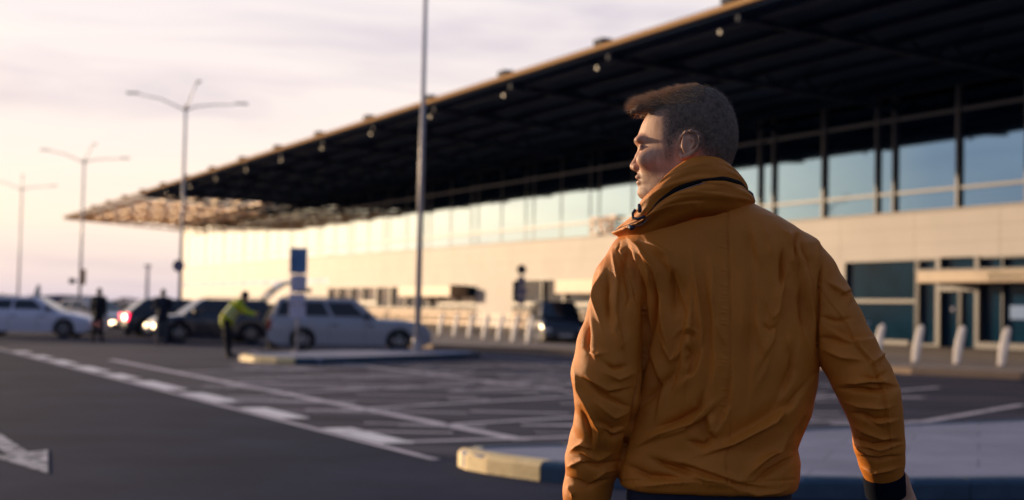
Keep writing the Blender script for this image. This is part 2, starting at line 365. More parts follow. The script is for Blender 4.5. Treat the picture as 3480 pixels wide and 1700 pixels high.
# door canopies
def doorcan(s0, s1, z0, z1, ribs=None):
    c = BB(); c.fb(s0, s1, DF-1.5, DF-.003, z0, z1); o = part(c, 'door_canopy', M['doorcan'], bevel=.04)
    if ribs:
        r = BB()
        for k in range(int((ribs[1]-ribs[0])/.16)):
            r.fb(ribs[0]+.16*k, ribs[0]+.16*k+.07, DF-1.54, DF-1.49, z0+.1, z1-.1)
        part(r, 'sign_ribs', mat('rib_cream', (.6, .5, .36), .5), o)
    c2 = BB(); c2.fb(s0-.05, s1+.05, DF-1.55, DF-.002, z1, z1+.06); part(c2, 'coping', M['mull'], o)
doorcan(38.2, 46.85, 2.80, 3.30, (38.4, 42.9))
doorcan(96, 106.3, 2.2, 3.0); doorcan(73, 79.6, 2.4, 3.3)
# upper glass wall
gz = BB(); gz.fb(SN, 128.2, DF+.05, DF+.3, 6.0, 11.3); gz.fb(128.2, SF-.05, DF+.05, DF+.3, 3.5, 11.3)
glass = part(gz, 'glass_facade', M['glass'])
ml = BB()
for k in range(-7, 16):
    s = 50.6+8.95*k
    for q, wd in ((s-.58, .10), (s+.58, .10), (s+4.4, .15)):
        wd = wd if q < 70 else .07
        if SN < q < SF: ml.fb(q-wd/2, q+wd/2, DF-.12 if q < 70 else DF+.02, DF+.1, 6.0 if q < 128.2 else 3.5, 11.3)
for z, h in ((6.82, .13), (10.1, .13)): ml.fb(SN, SF, DF-.06, DF+.09, z-h/2, z+h/2)
ml.fb(128.2, SF, DF-.06, DF+.09, 6.0, 6.12)
part(ml, 'mullions', M['mull'], glass)
# roof: deck, fascia, trusses
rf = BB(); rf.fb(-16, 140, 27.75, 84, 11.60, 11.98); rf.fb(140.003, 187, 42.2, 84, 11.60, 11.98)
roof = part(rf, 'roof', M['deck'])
fa = BB(); fa.fb(-16, 187.2, 27.5, 27.747, 11.70, 11.86); fa.fb(187.003, 187.2, 27.75, 84, 11.5, 12.02); part(fa, 'fascia', M['fascia'], roof)
pu = BB()
pe = BB()
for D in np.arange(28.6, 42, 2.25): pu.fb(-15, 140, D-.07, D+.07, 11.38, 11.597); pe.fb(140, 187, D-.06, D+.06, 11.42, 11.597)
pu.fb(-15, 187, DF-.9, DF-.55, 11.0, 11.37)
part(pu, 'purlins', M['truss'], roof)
sunlit_steel = mat('end_bay_sunlit_steel', (.86, .46, .14), .55)  # low sun on the open end bays is put into this golden steel colour
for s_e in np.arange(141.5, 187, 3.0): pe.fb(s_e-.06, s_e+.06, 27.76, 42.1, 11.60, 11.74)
part(pe, 'purlins', sunlit_steel, roof)
for k in range(-7, 16):
    s = 49.6+8.95*k; t = BB()
    zb = lambda D: 11.42-(D-27.9)*.06
    for side in (-.55, .55):
        D0, D1 = 27.9, DF-.2
        a = [Lw(s+side*0-.09, D0, zb(D0)), Lw(s+.09, D0, zb(D0)), Lw(s+.09, D1, zb(D1)), Lw(s-.09, D1, zb(D1))]
    t.hexa([Lw(s-.09, D0, zb(D0)-.1), Lw(s-.09, D1, zb(D1)-.1), Lw(s+.09, D1, zb(D1)-.1), Lw(s+.09, D0, zb(D0)-.1),
            Lw(s-.09, D0, zb(D0)+.1), Lw(s-.09, D1, zb(D1)+.1), Lw(s+.09, D1, zb(D1)+.1), Lw(s+.09, D0, zb(D0)+.1)])
    nD = 7; Ds = np.linspace(D0+.2, D1, nD*2+1)
    for i in range(nD*2):
        za, zc = (zb(Ds[i]), 11.45) if i % 2 == 0 else (11.45, zb(Ds[i+1]))
        t.tube([Lw(s, Ds[i], za), Lw(s, Ds[i+1], zc)], .07, 6)
    # raking struts to each side that spread the deck between trusses
    for D in (30.5, 36.0, 41.0):
        for sgn in (-1, 1): t.tube([Lw(s, D, zb(D)), Lw(s+sgn*2.6, D+.4, 11.5)], .06, 6)
    part(t, 'roof_truss', M['truss'] if s < 140 else sunlit_steel, roof)
    if 20 < s < 170:
        b = BB(); b.fb(s-.35, s+.35, 27.42, 27.9, 11.9, 12.1); part(b, 'edge_bracket', M['truss'], roof)
        b = BB(); b.fb(s+1.9, s+2.06, 28.5, 28.65, 11.25, 11.38); part(b, 'soffit_lamp', M['mull'], roof)
# raised letters on the wall
def text_mesh(name, txt, size, ext, m, origin, xax, up, parent=None, off=None):
    cu = bpy.data.curves.new(name, 'FONT'); cu.body = txt; cu.size = size; cu.extrude = ext
    o = bpy.data.objects.new(name, cu); col.objects.link(o); dg = bpy.context.evaluated_depsgraph_get(); dg.update()
    me = bpy.data.meshes.new_from_object(o.evaluated_get(dg)); bpy.data.objects.remove(o); me.name = name
    x = np.array(xax, float); u = np.array(up, float); nn = np.cross(x, u); org = np.array(origin, float) - (np.array(off) if off is not None else 0)
    me.transform(Matrix(((x[0], u[0], nn[0], org[0]), (x[1], u[1], nn[1], org[1]), (x[2], u[2], nn[2], org[2]), (0, 0, 0, 1))))
    return link(name, me, m, parent)
text_mesh('sign_letters', 'EXIT', 1.55, .06, M['letters'], Lw(77.45, DF-.2, 6.03), -fd, (0, 0, 1), bld, bloc)
# ------------------------------------------------------------------ far background
hz = thing('hangar', 'low pale arched-roof hangar far off on the horizon behind the parked cars', 'hangar', (-285, 920, 0))
h = MB(); pts = [(-17, 0), (17, 0)]+[(17*math.cos(t), 2.6+2.6*math.sin(t)) for t in np.linspace(0, math.pi, 13)]
for i in range(1): 
    k = len(h.v); n = len(pts)
    for y in (0, 40): h.v += [(x, y, z) for x, z in pts]
    h.f.append([k+i for i in range(n)]); h.f.append([k+n+i for i in range(n)][::-1])
    for i in range(n): j = (i+1) % n; h.f.append([k+i, k+n+i, k+n+j, k+j])
h.build('wall', mat('far_wall', (.30, .28, .33), .7), hz)
h = MB(); h.box(-6, 6, -.3, .02, 0, 3.6); h.build('door', mat('far_door', (.16, .15, .2), .7), hz)
for k, (x, wd, ht) in enumerate([(-345, 26, 3.2), (-232, 30, 3.0)]):
    s_ = thing('airport_shed', ['low grey flat-roofed shed left of the arched hangar on the horizon', 'low grey flat-roofed shed between the hangar and the terminal on the horizon'][k], 'shed', (x, 950, 0), group='far sheds')
    h = MB(); h.box(-wd/2, wd/2, 0, 15, 0, ht); h.build('wall', mat('far_wall2', (.22, .2, .25), .7), s_)
    h = MB(); h.box(-wd/2-.4, wd/2+.4, -.4, 15.4, ht, ht+.35); h.build('roof', mat('far_roof', (.12, .11, .15), .7), s_)
tl = MB()
for k in range(5200):
    x = random.uniform(-420, 260); ht = 2.6+1.8*math.sin(x*.05)*math.sin(x*.021+1)+1.2*math.sin(x*.31); ht = max(1.6, ht+1.2)
    y = 960+random.uniform(0, 22); z = random.uniform(0, 1)**.7*ht; r = random.uniform(.5, 1.1); a = random.uniform(0, 6.3); b = random.uniform(-1, 1)
    u = np.array([math.cos(a), math.sin(a), b*.4])*r; v = np.array([-math.sin(a)*.3, math.cos(a)*.3, 1])*r*.8; c = np.array([x, y, z])
    tl.poly([c-u, c-v, c+u, c+v])
o = tl.build('treeline', mat('far_foliage', (.07, .065, .06), .8, var=.3, scale=.2)); o['kind'] = 'stuff'; o['label'] = 'dark low line of far-off trees along the horizon'; o['category'] = 'trees'

# ------------------------------------------------------------------ street lamps
def lamp(loc, label, rz=0):
    t = thing('street_lamp', label, 'street lamp', (*loc, 0), rz, 'tall street lamps along the access road')
    m = MB(); m.tube([(0, 0, 0), (0, 0, 9.9)], [.092, .05], 16); m.build('pole', M['pole'], t, smooth=True)
    m = MB(); m.tube([(0, 0, 0), (0, 0, .04)], .24, 16); m.tube([(0, 0, .04), (0, 0, .5)], .135, 16)
    for a in range(4): m.tube([(.18*math.cos(a*1.57+.78), .18*math.sin(a*1.57+.78), .03), (.18*math.cos(a*1.57+.78), .18*math.sin(a*1.57+.78), .1)], .02, 8)
    m.build('base', M['pole'], t)
    for a, rise, ln in ((175, .55, 2.1), (5, .18, 2.1), (-65, .75, 1.9)):
        d = np.array([math.cos(R(a)), math.sin(R(a)), 0]); m = MB()
        m.tube([np.array([0, 0, 9.75]), d*.4+[0, 0, 9.95], d*1.2+[0, 0, 9.95+rise*.6], d*ln+[0, 0, 9.9+rise]], [.035, .03, .026, .022], 8); arm = m.build('arm', M['pole'], t, smooth=True)
        m = MB(); c = d*(ln+.3)+np.array([0, 0, 9.95+rise]); sx = np.array([-d[1], d[0], 0])
        m.hexa([c-d*.30-sx*.06-[0, 0, .02], c+d*.30-sx*.10-[0, 0, .02], c+d*.30+sx*.10-[0, 0, .02], c-d*.30+sx*.06-[0, 0, .02],
                c-d*.28-sx*.04+[0, 0, .05], c+d*.27-sx*.07+[0, 0, .06], c+d*.27+sx*.07+[0, 0, .06], c-d*.28+sx*.04+[0, 0, .05]])
        m.build('lamp_head', M['lampgrey'], arm, bevel=.02)
    m = MB(); m.tube([(0, 0, 9.85), (0, 0, 10.02)], [.08, .07], 12); m.build('cap', M['pole'], t)
    return t
lamp((-2.47, 38.5), 'nearest tall grey lamp pole standing on the far traffic island by the silver estate car', .3)
lamp((-14.45, 63), 'three-armed street lamp carrying a round sign, crossing the far end of the terminal roof')
lamp((-26.3, 88), 'grey street lamp with a small blue sign and an orange strip on its pole', .1)
lamp((-37.9, 111), 'palest and farthest street lamp at the left edge above the white car', -.1)
mm = thing('mast', 'thin pale mast far off between the lamps and the terminal', 'mast', (-56.5, 224, 0))
m = MB(); m.tube([(0, 0, 0), (0, 0, 7.0)], [.3, .2], 10); m.build('pole', mat('mast_pale', (.45, .42, .45), .6), mm)
m = MB(); m.box(-.5, .5, -.1, .1, 6.8, 7.2); m.build('head', mat('mast_pale', (.45, .42, .45), .6), mm)

# ------------------------------------------------------------------ signs
def round_sign(name, label, loc, z, r, m_, post=True, plates=()):
    t = thing(name, label, 'sign', (*loc, 0))
    d = MB(); ring_disc(d, (0, 0, z), r, (1, 0, 0), (0, 0, 1), .02); d.build('sign_face', m_, t)
    d = MB(); n = 28
    for j in range(n): a0, a1 = 2*math.pi*j/n, 2*math.pi*(j+1)/n; d.tube([(r*math.cos(a0), -.012, z+r*math.sin(a0)), (r*math.cos(a1), -.012, z+r*math.sin(a1))], .012, 6)
    d.build('rim', M['navy'], t)
    if post:
        d = MB(); d.tube([(0, .05, 0), (0, .05, z+r)], .035, 10); d.build('post', M['pole'], t, smooth=True)
        d = MB(); d.box(-.12, .12, .0, .04, z-.06, z-.03); d.box(-.12, .12, .0, .04, z+.05, z+.08); d.build('clamp', M['pole'], t)
    else:
        d = MB(); d.box(-.05, .05, .0, .09, z-.1, z-.06); d.box(-.05, .05, .0, .09, z+.06, z+.1); d.build('clamp', M['pole'], t)
    for w_, z0, z1 in plates:
        d = MB(); d.box(-w_/2, w_/2, -.012, .012, z0, z1); d.build('plate', M['signgrey'], t)
    return t
round_sign('round_sign', 'dark round traffic sign above grey plates on a post before the pale wall', (.46, 66), 3.18, .21, M['navy'], True, [(.34, 2.4, 2.85), (.5, 2.0, 2.36), (.36, 1.6, 1.96)])
round_sign('round_sign', 'grey-violet back of a round sign clamped to the three-armed lamp pole', (-14.50, 62.78), 2.93, .25, M['signgrey'], False)
t = thing('parking_sign', 'sign post with a blue board above pale violet boards beside the silver estate car', 'sign', (-5.36, 36.3, .14))
m = MB(); m.tube([(0, .05, 0), (0, .05, 2.55)], .035, 12); m.build('post', M['pole'], t, smooth=True)
m = MB(); m.box(-.23, .21, -.02, .02, 1.97, 2.62); m.build('board', M['signblue'], t, bevel=.012).__setitem__('label', 'blue board')
for z0, z1, x in ((1.5, 1.94, .02), (1.22, 1.47, .0), (.86, 1.19, .01)):
    m = MB(); m.box(-.22+x, .19+x, -.016, .016, z0, z1); m.build('board', mat('board_violet', (.60, .57, .70), .5, var=.1, scale=6), t, bevel=.01)
m = MB(); m.tube([(-.02, .0, 1.53), (.33, -.02, 1.55)], .03, 8); m.tube([(.2, -.02, 1.55), (.34, -.02, 1.55)], .05, 8); m.build('bracket', M['navy'], t)
m = MB(); m.tube([(0, .05, 0), (0, .05, .03)], .11, 12); m.build('base', M['pole'], t)
t = thing('small_sign', 'small dark blue sign sticking out from the second farthest lamp pole', 'sign', (-26.3, 87.8, 0), 0)
m = MB(); m.box(-.62, -.24, -.02, .02, 2.36, 2.68); m.build('sign_face', M['navy'], t); m = MB(); m.box(-.26, .1, -.01, .08, 2.5, 2.55); m.build('bracket', M['pole'], t)
t = thing('banner_strip', 'narrow orange-cream strip banner fixed high on the second farthest lamp pole', 'banner', (-26.1, 87.7, 0))
m = MB(); m.box(-.02, .22, -.02, .02, 2.3, 3.25); m.build('cloth', mat('banner_orange', (.75, .42, .16), .6), t); m = MB(); m.box(-.2, .02, -.01, .03, 3.1, 3.13); m.box(-.2, .02, -.01, .03, 2.4, 2.43); m.build('bracket', M['pole'], t)
t = thing('flag_banner', 'white feather-shaped banner standing behind the roof of the white car', 'banner', (-23.0, 70, 0))
m = MB(); n = 12; ptsF = [(-.02-.16*math.sin(math.pi*min(1, i/n*1.1)**.8), .9+1.15*i/n) for i in range(n+1)]+[(.13+.04*math.sin(math.pi*(n-i)/n), .9+1.15*(n-i)/n) for i in range(n+1)]
k = len(m.v)
for y in (-.01, .01): m.v += [(x, y, z) for x, z in ptsF]
q = len(ptsF); m.f.append([k+i for i in range(q)]); m.f.append([k+q+i for i in range(q)][::-1])
for i in range(q): j = (i+1) % q; m.f.append([k+i, k+q+i, k+q+j, k+j])
m.build('cloth', mat('banner_white', (.75, .7, .62), .6), t); m = MB(); m.tube([(.14, 0, 0), (.14, 0, 2.05)], .018, 8); m.tube([(.14, 0, 0), (.14, 0, .05)], .2, 12); m.build('pole', M['pole'], t)

# ------------------------------------------------------------------ bollards, railing, bin
def bollard(loc, label, group):
    t = thing('bollard', label, 'bollard', (*loc, .13), R(-6), group)
    m = MB(); n = 16; H = 1.03; lev = 14; rows = []
    for i in range(lev+1):
        f = i/lev; z = H*f; lean = .17*f+.05*math.sin(math.pi*f)*-.4; wx = .085*(.72+.5*math.sin(math.pi*(f*.8+.1))); 
        if f > .9: wx *= math.sqrt(max(.02, 1-((f-.9)/.1)**2*.97))
        k = len(m.v); rows.append(k)
        for j in range(n): a = 2*math.pi*j/n; bx, by = 1.15*wx*math.cos(a), .55*wx*math.sin(a); m.v.append((lean+bx*.82-by*.57, -bx*-.57*-1+by*.82, z))
    for i in range(lev):
        for j in range(n): jj = (j+1) % n; m.f.append([rows[i]+j, rows[i]+jj, rows[i+1]+jj, rows[i+1]+j])
    m.f.append([rows[-1]+j for j in range(n)])
    m.build('post', M['bollard'], t, smooth=True)
    m = MB(); m.tube([(0, 0, 0), (0, 0, .02)], .12, 14); m.build('base_plate', M['steel'], t)
    return t
words = ['first', 'second', 'third', 'fourth', 'fifth', 'sixth', 'seventh']
for i in range(7):
    x0, y0 = 1489+i*50.67, 1150+i*5.2
    t_ = np.array([(-3.18, 63.9), (-2.42, 61.4), (-1.72, 59.05), (-1.07, 56.9), (-.46, 54.9), (.10, 53.0), (.63, 51.3)][i])
    bollard(t_+[0, .8], f'white bollard on the sunlit kerb, {words[i]} to the right of the silver estate car', 'white bollards by the sunlit forecourt')
for i, p_ in enumerate([(10.12, 39.9), (10.97, 39.1), (11.86, 38.35), (12.76, 37.5)]):
    bollard(p_, ['white leaning bollard beside the pale blue bin, half behind the elbow of the orange jacket', 'white leaning bollard nearest the left door frame of the entrance', 'white leaning bollard in front of the dark entrance door', 'rightmost white leaning bollard, in front of the blue screen'][i], 'white bollards by the entrance')
t = thing('litter_bin', 'pale blue litter bin behind the bollard at the elbow of the orange jacket', 'bin', (9.95, 41.3, .13))
m = MB(); m.box(-.27, .27, -.2, .2, .1, .98); m.build('body', mat('bin_blue', (.30, .42, .55), .4), t, bevel=.05)
m = MB(); m.box(-.3, .3, -.23, .23, .98, 1.06); m.build('lid', mat('bin_lid', (.42, .5, .58), .4), t, bevel=.02); m = MB(); m.box(-.2, .2, -.14, .14, 0, .1); m.build('base', M['steel'], t)
t = thing('railing', 'low steel railing running along the sunlit forecourt behind the row of bollards', 'railing', tuple(Lw(72, 31.5, .13)))
for s in np.arange(57, 90, 2.2): r_ = BB(); r_.tube([Lw(s, 31.5, .13), Lw(s, 31.5, 1.0)], .03, 8); r_.build('post', M['steel'], t, origin=Lw(72, 31.5, .13))
r_ = BB(); r_.fb(57, 89, 31.46, 31.54, 1.0, 1.06); r_.fb(57, 89, 31.48, 31.52, .55, .6); r_.build('rails', M['steel'], t, origin=Lw(72, 31.5, .13))
for i, (s, D) in enumerate([(74, 28.5), (62, 28.0)]):      # luggage trolleys parked on the forecourt
    t = thing('luggage_trolley', ['dark luggage trolley left of the bollard row on the sunlit forecourt', 'dark luggage trolley between the bollards and the railing on the sunlit forecourt'][i], 'trolley', tuple(Lw(s, D, .13)), .5+i, 'luggage trolleys')
    m = MB(); m.tube([(-.4, 0, .98), (-.36, 0, .3), (.5, 0, .2)], .02, 8); m.tube([(-.4, -.25, 1.0), (-.4, .25, 1.0)], .022, 8)
    for y in (-.25, .25): m.tube([(-.4, y, 1.0), (-.34, y, .15), (.5, y, .15)], .018, 8)
    m.box(-.34, .5, -.24, .24, .16, .19); m.build('frame', M['lampgrey'], t)
    for x, y in ((-.34, .25), (-.34, -.25), (.45, 0)):
        m = MB(); m.tube([(x, y-.02, .07), (x, y+.02, .07)], .07, 12); m.build('wheel', M['navy'], t)

# ------------------------------------------------------------------ cars
M['tyre'] = mat('tyre_rubber', (.018, .018, .02), .8); M['rim'] = mat('alloy_rim', (.45, .45, .48), .3, metal=.8); M['carglass'] = mat('car_glass', (.012, .016, .022), .06, spec=.8)
M['trim'] = mat('black_trim', (.02, .02, .024), .5); M['redlamp'] = mat('tail_lamp', (.35, .02, .02), .25); M['clearlamp'] = mat('head_lamp', (.7, .7, .72), .15, metal=.4)
M['plate'] = mat('number_plate', (.6, .6, .58), .5); M['interior'] = mat('car_interior', (.01, .01, .012), .9)
M['headlit'] = mat('head_lamp_lit', (.8, .7, .5), .3, emit=(1, .70, .38), estr=9); M['redlit'] = mat('tail_lamp_lit', (.5, .01, .03), .3, emit=(1, .01, .06), estr=5.5)
def car(label, loc, heading, paint, spec, front_m='clearlamp', rear_m='redlamp', rim='rim', group=None, tailgate=False):
    """heading = azimuth clockwise from +Y; local +X is forward"""
    t = thing('parked_car', label, 'car', (*loc, 0), R(90-heading), 'cars waiting in the parking lane')
    L_, W, belt, roofh = spec['L'], spec['W'], spec['belt'], spec['roof']; hl = L_/2
    wx = (spec['wf'], spec['wr']); wr = .32; ar_ = .385
    tx = [p[0] for p in spec['top']]; tz = [p[1] for p in spec['top']]
    xs = sorted(set([round(x, 3) for x in np.linspace(-hl, hl, 70)] + [round(c+ar_*math.cos(a), 3) for c in wx for a in np.linspace(0, math.pi, 15)]))
    m = MB(); rows = []
    for x in xs:
        e = abs(x)/hl; w_ = W/2*(1-.16*max(0, (e-.72)/.28)**2.2); zt = float(np.interp(x, tx, tz)); zb = .20 + .16*max(0, (e-.9)/.1)**1.5
        za = zb
        for c in wx:
            if abs(x-c) < ar_: za = max(za, .31+math.sqrt(max(0, ar_**2-(x-c)**2)))
        za = min(za, zt-.12); zm = za+(zt-za)*.55
        sec = [(0, zb+.02), (w_*.72, zb), (w_*.73, max(zb, za-.001)), (w_*.985, za), (w_*1.0, zm), (w_*.985, zt-.10), (w_*.93, zt-.03), (w_*.82, zt), (w_*.4, zt+.02), (0, zt+.03)]
        rows.append(sec)
    for i, x in enumerate(xs):
        sec = rows[i]; full = [(y, z) for y, z in sec]+[(-y, z) for y, z in sec[-2:0:-1]]
        for y, z in full: m.v.append((x, y, z))
    n = len(full)
    for i in range(len(xs)-1):
        for j in range(n): jj = (j+1) % n; m.f.append([i*n+j, (i+1)*n+j, (i+1)*n+jj, i*n+jj])
    m.f.append(list(range(n))); m.f.append([(len(xs)-1)*n+j for j in range(n)][::-1])
    bo = m.build('body', paint, t, smooth=True)
    mo = bo.modifiers.new('e', 'EDGE_SPLIT'); mo.split_angle = R(38)
    # cabin
    b0, b1, r0, r1 = spec['cab']; wb, wt = W/2*.86, W/2*.68; zb = belt-.01
    def cab(x, y, z): return (x, y, z)
    lo = [(b0, -wb), (b1, -wb), (b1, wb), (b0, wb)]; hi = [(r0, -wt), (r1, -wt), (r1, wt), (r0, wt)]
    m = MB(); m.hexa([(x, y, zb) for x, y in lo]+[(x, y, roofh) for x, y in hi]); m.build('cabin', paint, t, bevel=.07, smooth=True).modifiers.new('e', 'EDGE_SPLIT').split_angle = R(35)
    def side(y_sign, u0, u1, v0, v1, name='side_window', mt='carglass', off=.006, parent=t):
        P = []
        for u, v in ((u0[0], v0), (u1[0], v0), (u1[1], v1), (u0[1], v1)):
            xl, xh = b0+(b1-b0)*u, r0+(r1-r0)*u; x = xl+(xh-xl)*v; y = wb+(wt-wb)*v; P.append(np.array([x, y_sign*(y+off), zb+(roofh-zb)*v]))
        q = MB(); th = np.array([0, -y_sign*.02, 0])
        q.hexa([P[0]+th, P[1]+th, P[1], P[0], P[3]+th, P[2]+th, P[2], P[3]]) if y_sign < 0 else q.hexa([P[0], P[1], P[1]+th, P[0]+th, P[3], P[2], P[2]+th, P[3]+th])
        return q.build(name, M[mt], parent)
    for sg in (1, -1):
        for (a, b) in spec['wins']: side(sg, (a, a), (b, b), .14, .82)
    for nm, xa, xb in (('windscreen', b1, r1), ('rear_window', b0, r0)):
        if nm == 'rear_window' and tailgate: continue
        sg = 1 if nm == 'windscreen' else -1; P = []
        for yy, v in ((-1, .1), (1, .1), (1, .88), (-1, .88)):
            x = xa+(xb-xa)*v+sg*.012; P.append(np.array([x, yy*(wb+(wt-wb)*v)*.88, zb+(roofh-zb)*v+.004]))
        q = MB(); th = np.array([-sg*.02, 0, 0]); q.hexa([P[0], P[0]+th, P[1]+th, P[1], P[3], P[3]+th, P[2]+th, P[2]]); q.build(nm, M['carglass'], t)
    # wheels
    for c in wx:
        for sg in (1, -1):
            q = MB(); y0 = W/2-.2; 
            q.tube([(c, sg*y0, wr), (c, sg*(y0+.03), wr), (c, sg*(y0+.16), wr), (c, sg*(y0+.19), wr)], [wr-.03, wr, wr, wr-.03], 28)
            wl = q.build('wheel', M['tyre'], t, smooth=False)
            q = MB(); yo = sg*(y0+.195)
            for k in range(5):
                a = k*2*math.pi/5+.3; ca, sa = math.cos(a), math.sin(a)
                q.tube([(c, yo, wr), (c+ca*.205, yo, wr+sa*.205)], [.045, .03], 6)
            n_ = 24
            for k in range(n_):
                a0, a1 = 2*math.pi*k/n_, 2*math.pi*(k+1)/n_; q.tube([(c+.205*math.cos(a0), yo, wr+.205*math.sin(a0)), (c+.205*math.cos(a1), yo, wr+.205*math.sin(a1))], .018, 5, cap=False)
            q.build('rim', M[rim], wl)
        q = MB(); q.box(c-.36, c+.36, -W/2+.22, W/2-.22, .22, .66); q.build('wheel_well', M['interior'], t)
    zt_f, zt_r = float(np.interp(hl-.1, tx, tz)), float(np.interp(-hl+.1, tx, tz))
    for sg in (1, -1):
        q = MB(); q.box(hl-.36, hl-.012, sg*(W/2-.26)-.13, sg*(W/2-.26)+.13, zt_f-.26, zt_f-.10); q.build('headlight', M[front_m], t, bevel=.03)
        q = MB(); hgt = spec.get('tail_h', .2); q.box(-hl-.004, -hl+.2, sg*(W/2-.20)-.10, sg*(W/2-.20)+.10, zt_r-.08-hgt, zt_r-.06); q.build('taillight', M[rear_m], t, bevel=.02)
        q = MB(); q.box(b1-.42, b1-.26, sg*(W/2+.02)-.10, sg*(W/2+.02)+.10, belt+.02, belt+.16); q.build('mirror', spec.get('mir', M['trim']), t, bevel=.03)
        for dx in spec['doors']:
            q = MB(); q.box(dx-.005, dx+.005, sg*(W/2-.005)-.006, sg*(W/2-.005)+.006, .34, belt-.12); d_ = q.build('door_gap', M['trim'], t)
            q = MB(); q.box(dx+.08, dx+.26, sg*(W/2-.0)-.016, sg*(W/2)+.016, belt-.20, belt-.165); q.build('door_handle', spec.get('mir', M['trim']), t, bevel=.006)
    q = MB(); q.box(hl-.03, hl+.012, -.52, .52, .30, .48); q.build('grille', M['trim'], t, bevel=.01)
    q = MB(); q.box(hl+.002, hl+.022, -.26, .26, .36, .46); q.build('number_plate', M['plate'], t); q = MB(); q.box(-hl-.02, -hl-.002, -.26, .26, .62, .73); q.build('number_plate', M['plate'], t)
    if spec.get('rails'):
        for sg in (1, -1):
            q = MB(); q.tube([(r0+.1, sg*(wt-.06), roofh-.01), (r0+.16, sg*(wt-.06), roofh+.05), (r1-.2, sg*(wt-.06), roofh+.05), (r1-.12, sg*(wt-.06), roofh-.01)], .014, 6); q.build('roof_rail', M['trim'], t)
    if tailgate:
        q = MB(); q.box(b0-.03, b0+.05, -wb*.9, wb*.9, .5, roofh-.12); q.build('boot_opening', M['interior'], t)
        hx, hzz = r0-.02, roofh-.03; pts = [(0, 0), (-.28, .34), (-.62, .60), (-.95, .70), (-1.18, .62)]
        q = MB(); wv = [wt*.95, wt*1.0, wt*1.08, wb*1.0, wb*.95]
        for k in range(4):
            (xa, za), (xb, zc) = pts[k], pts[k+1]
            q.hexa([(hx+xa, -wv[k], hzz+za-.05), (hx+xb, -wv[k+1], hzz+zc-.05), (hx+xb, wv[k+1], hzz+zc-.05), (hx+xa, wv[k], hzz+za-.05), (hx+xa, -wv[k], hzz+za), (hx+xb, -wv[k+1], hzz+zc), (hx+xb, wv[k+1], hzz+zc), (hx+xa, wv[k], hzz+za)])
        tg = q.build('tailgate', M['trim'], t); tg['label'] = 'raised tailgate'
        q = MB(); q.hexa([(hx-.12, -wt*.8, hzz+.15), (hx-.60, -wt*.85, hzz+.58), (hx-.60, wt*.85, hzz+.58), (hx-.12, wt*.8, hzz+.15), (hx-.14, -wt*.8, hzz+.19), (hx-.62, -wt*.85, hzz+.63), (hx-.62, wt*.85, hzz+.63), (hx-.14, wt*.8, hzz+.19)]); q.build('rear_window', M['carglass'], tg)
    return t
P_silver = mat('paint_silver', (.38, .39, .44), .34, metal=.0, coat=.5); P_white = mat('paint_white_car', (.68, .67, .78), .3, coat=.6); P_dark = mat('paint_dark_blue', (.020, .030, .050), .22, coat=.8)
P_black = mat('paint_black', (.012, .015, .026), .22, coat=.8); P_pale = mat('paint_cream', (.55, .5, .47), .3, coat=.5)
sedan = dict(L=4.6, W=1.8, belt=.93, roof=1.40, wf=1.38, wr=-1.34, top=[(-2.3, .78), (-2.22, .98), (-1.6, 1.0), (-1.0, .94), (.9, .93), (1.6, .84), (2.1, .72), (2.26, .6), (2.3, .45)], cab=(-1.75, 1.15, -1.05, .35), wins=[(.08, .42), (.46, .84)], doors=[-.55, .45])
estate = dict(L=4.75, W=1.78, belt=.95, roof=1.53, wf=1.42, wr=-1.36, top=[(-2.375, .88), (-2.3, .97), (.8, .95), (1.5, .93), (2.05, .86), (2.28, .72), (2.375, .48)], cab=(-2.3, .82, -2.08, .12), wins=[(.05, .25), (.29, .56), (.60, .90)], doors=[-.6, .42], rails=True, tail_h=.3)
estate2 = dict(L=4.1, W=1.78, belt=.95, roof=1.47, wf=1.22, wr=-1.18, top=[(-2.05, .86), (-2.0, .97), (.9, .95), (1.4, .9), (1.85, .80), (2.0, .66), (2.05, .45)], cab=(-2.0, 1.05, -1.75, .36), wins=[(.05, .25), (.29, .56), (.60, .90)], doors=[-.5, .42], rails=True, tail_h=.3)
hatch = dict(L=4.1, W=1.74, belt=.93, roof=1.46, wf=1.3, wr=-1.25, top=[(-2.05, .8), (-1.98, .94), (.9, .93), (1.5, .84), (1.9, .70), (2.05, .48)], cab=(-1.95, 1.15, -1.3, .4), wins=[(.14, .45), (.49, .86)], doors=[-.4, .5], tail_h=.25)
suv = dict(L=4.5, W=1.86, belt=1.08, roof=1.68, wf=1.36, wr=-1.3, top=[(-2.25, .95), (-2.15, 1.1), (.9, 1.08), (1.7, 1.02), (2.1, .9), (2.25, .55)], cab=(-2.15, 1.2, -1.85, .5), wins=[(.06, .28), (.32, .58), (.62, .9)], doors=[-.5, .5], rails=True, tail_h=.3)
car('silver estate car facing right beside the blue and violet sign post', (-4.72, 42.6), 84, P_silver, estate)
car('white saloon car cut off by the left edge of the picture', (-17.05, 51.4), 88, P_white, sedan, rim='lampgrey')
car('dark blue estate car with lit headlights and raised tailgate behind the yellow-green vest', (-10.1, 48.6), -115, P_dark, estate2, front_m='headlit', tailgate=True)
car('dark hatchback with one red tail lamp lit, between the two standing people in dark coats', (-12.75, 55.3), 66, P_black, hatch, rear_m='redlit')
car('pale cream saloon with lit headlights behind the standing person in the black coat', (-17.0, 58.6), 128, P_pale, sedan, front_m='headlit')
car('black off-road car parked end-on, half hidden by the left sleeve of the orange jacket', (1.75, 55.6), 172, P_black, suv)

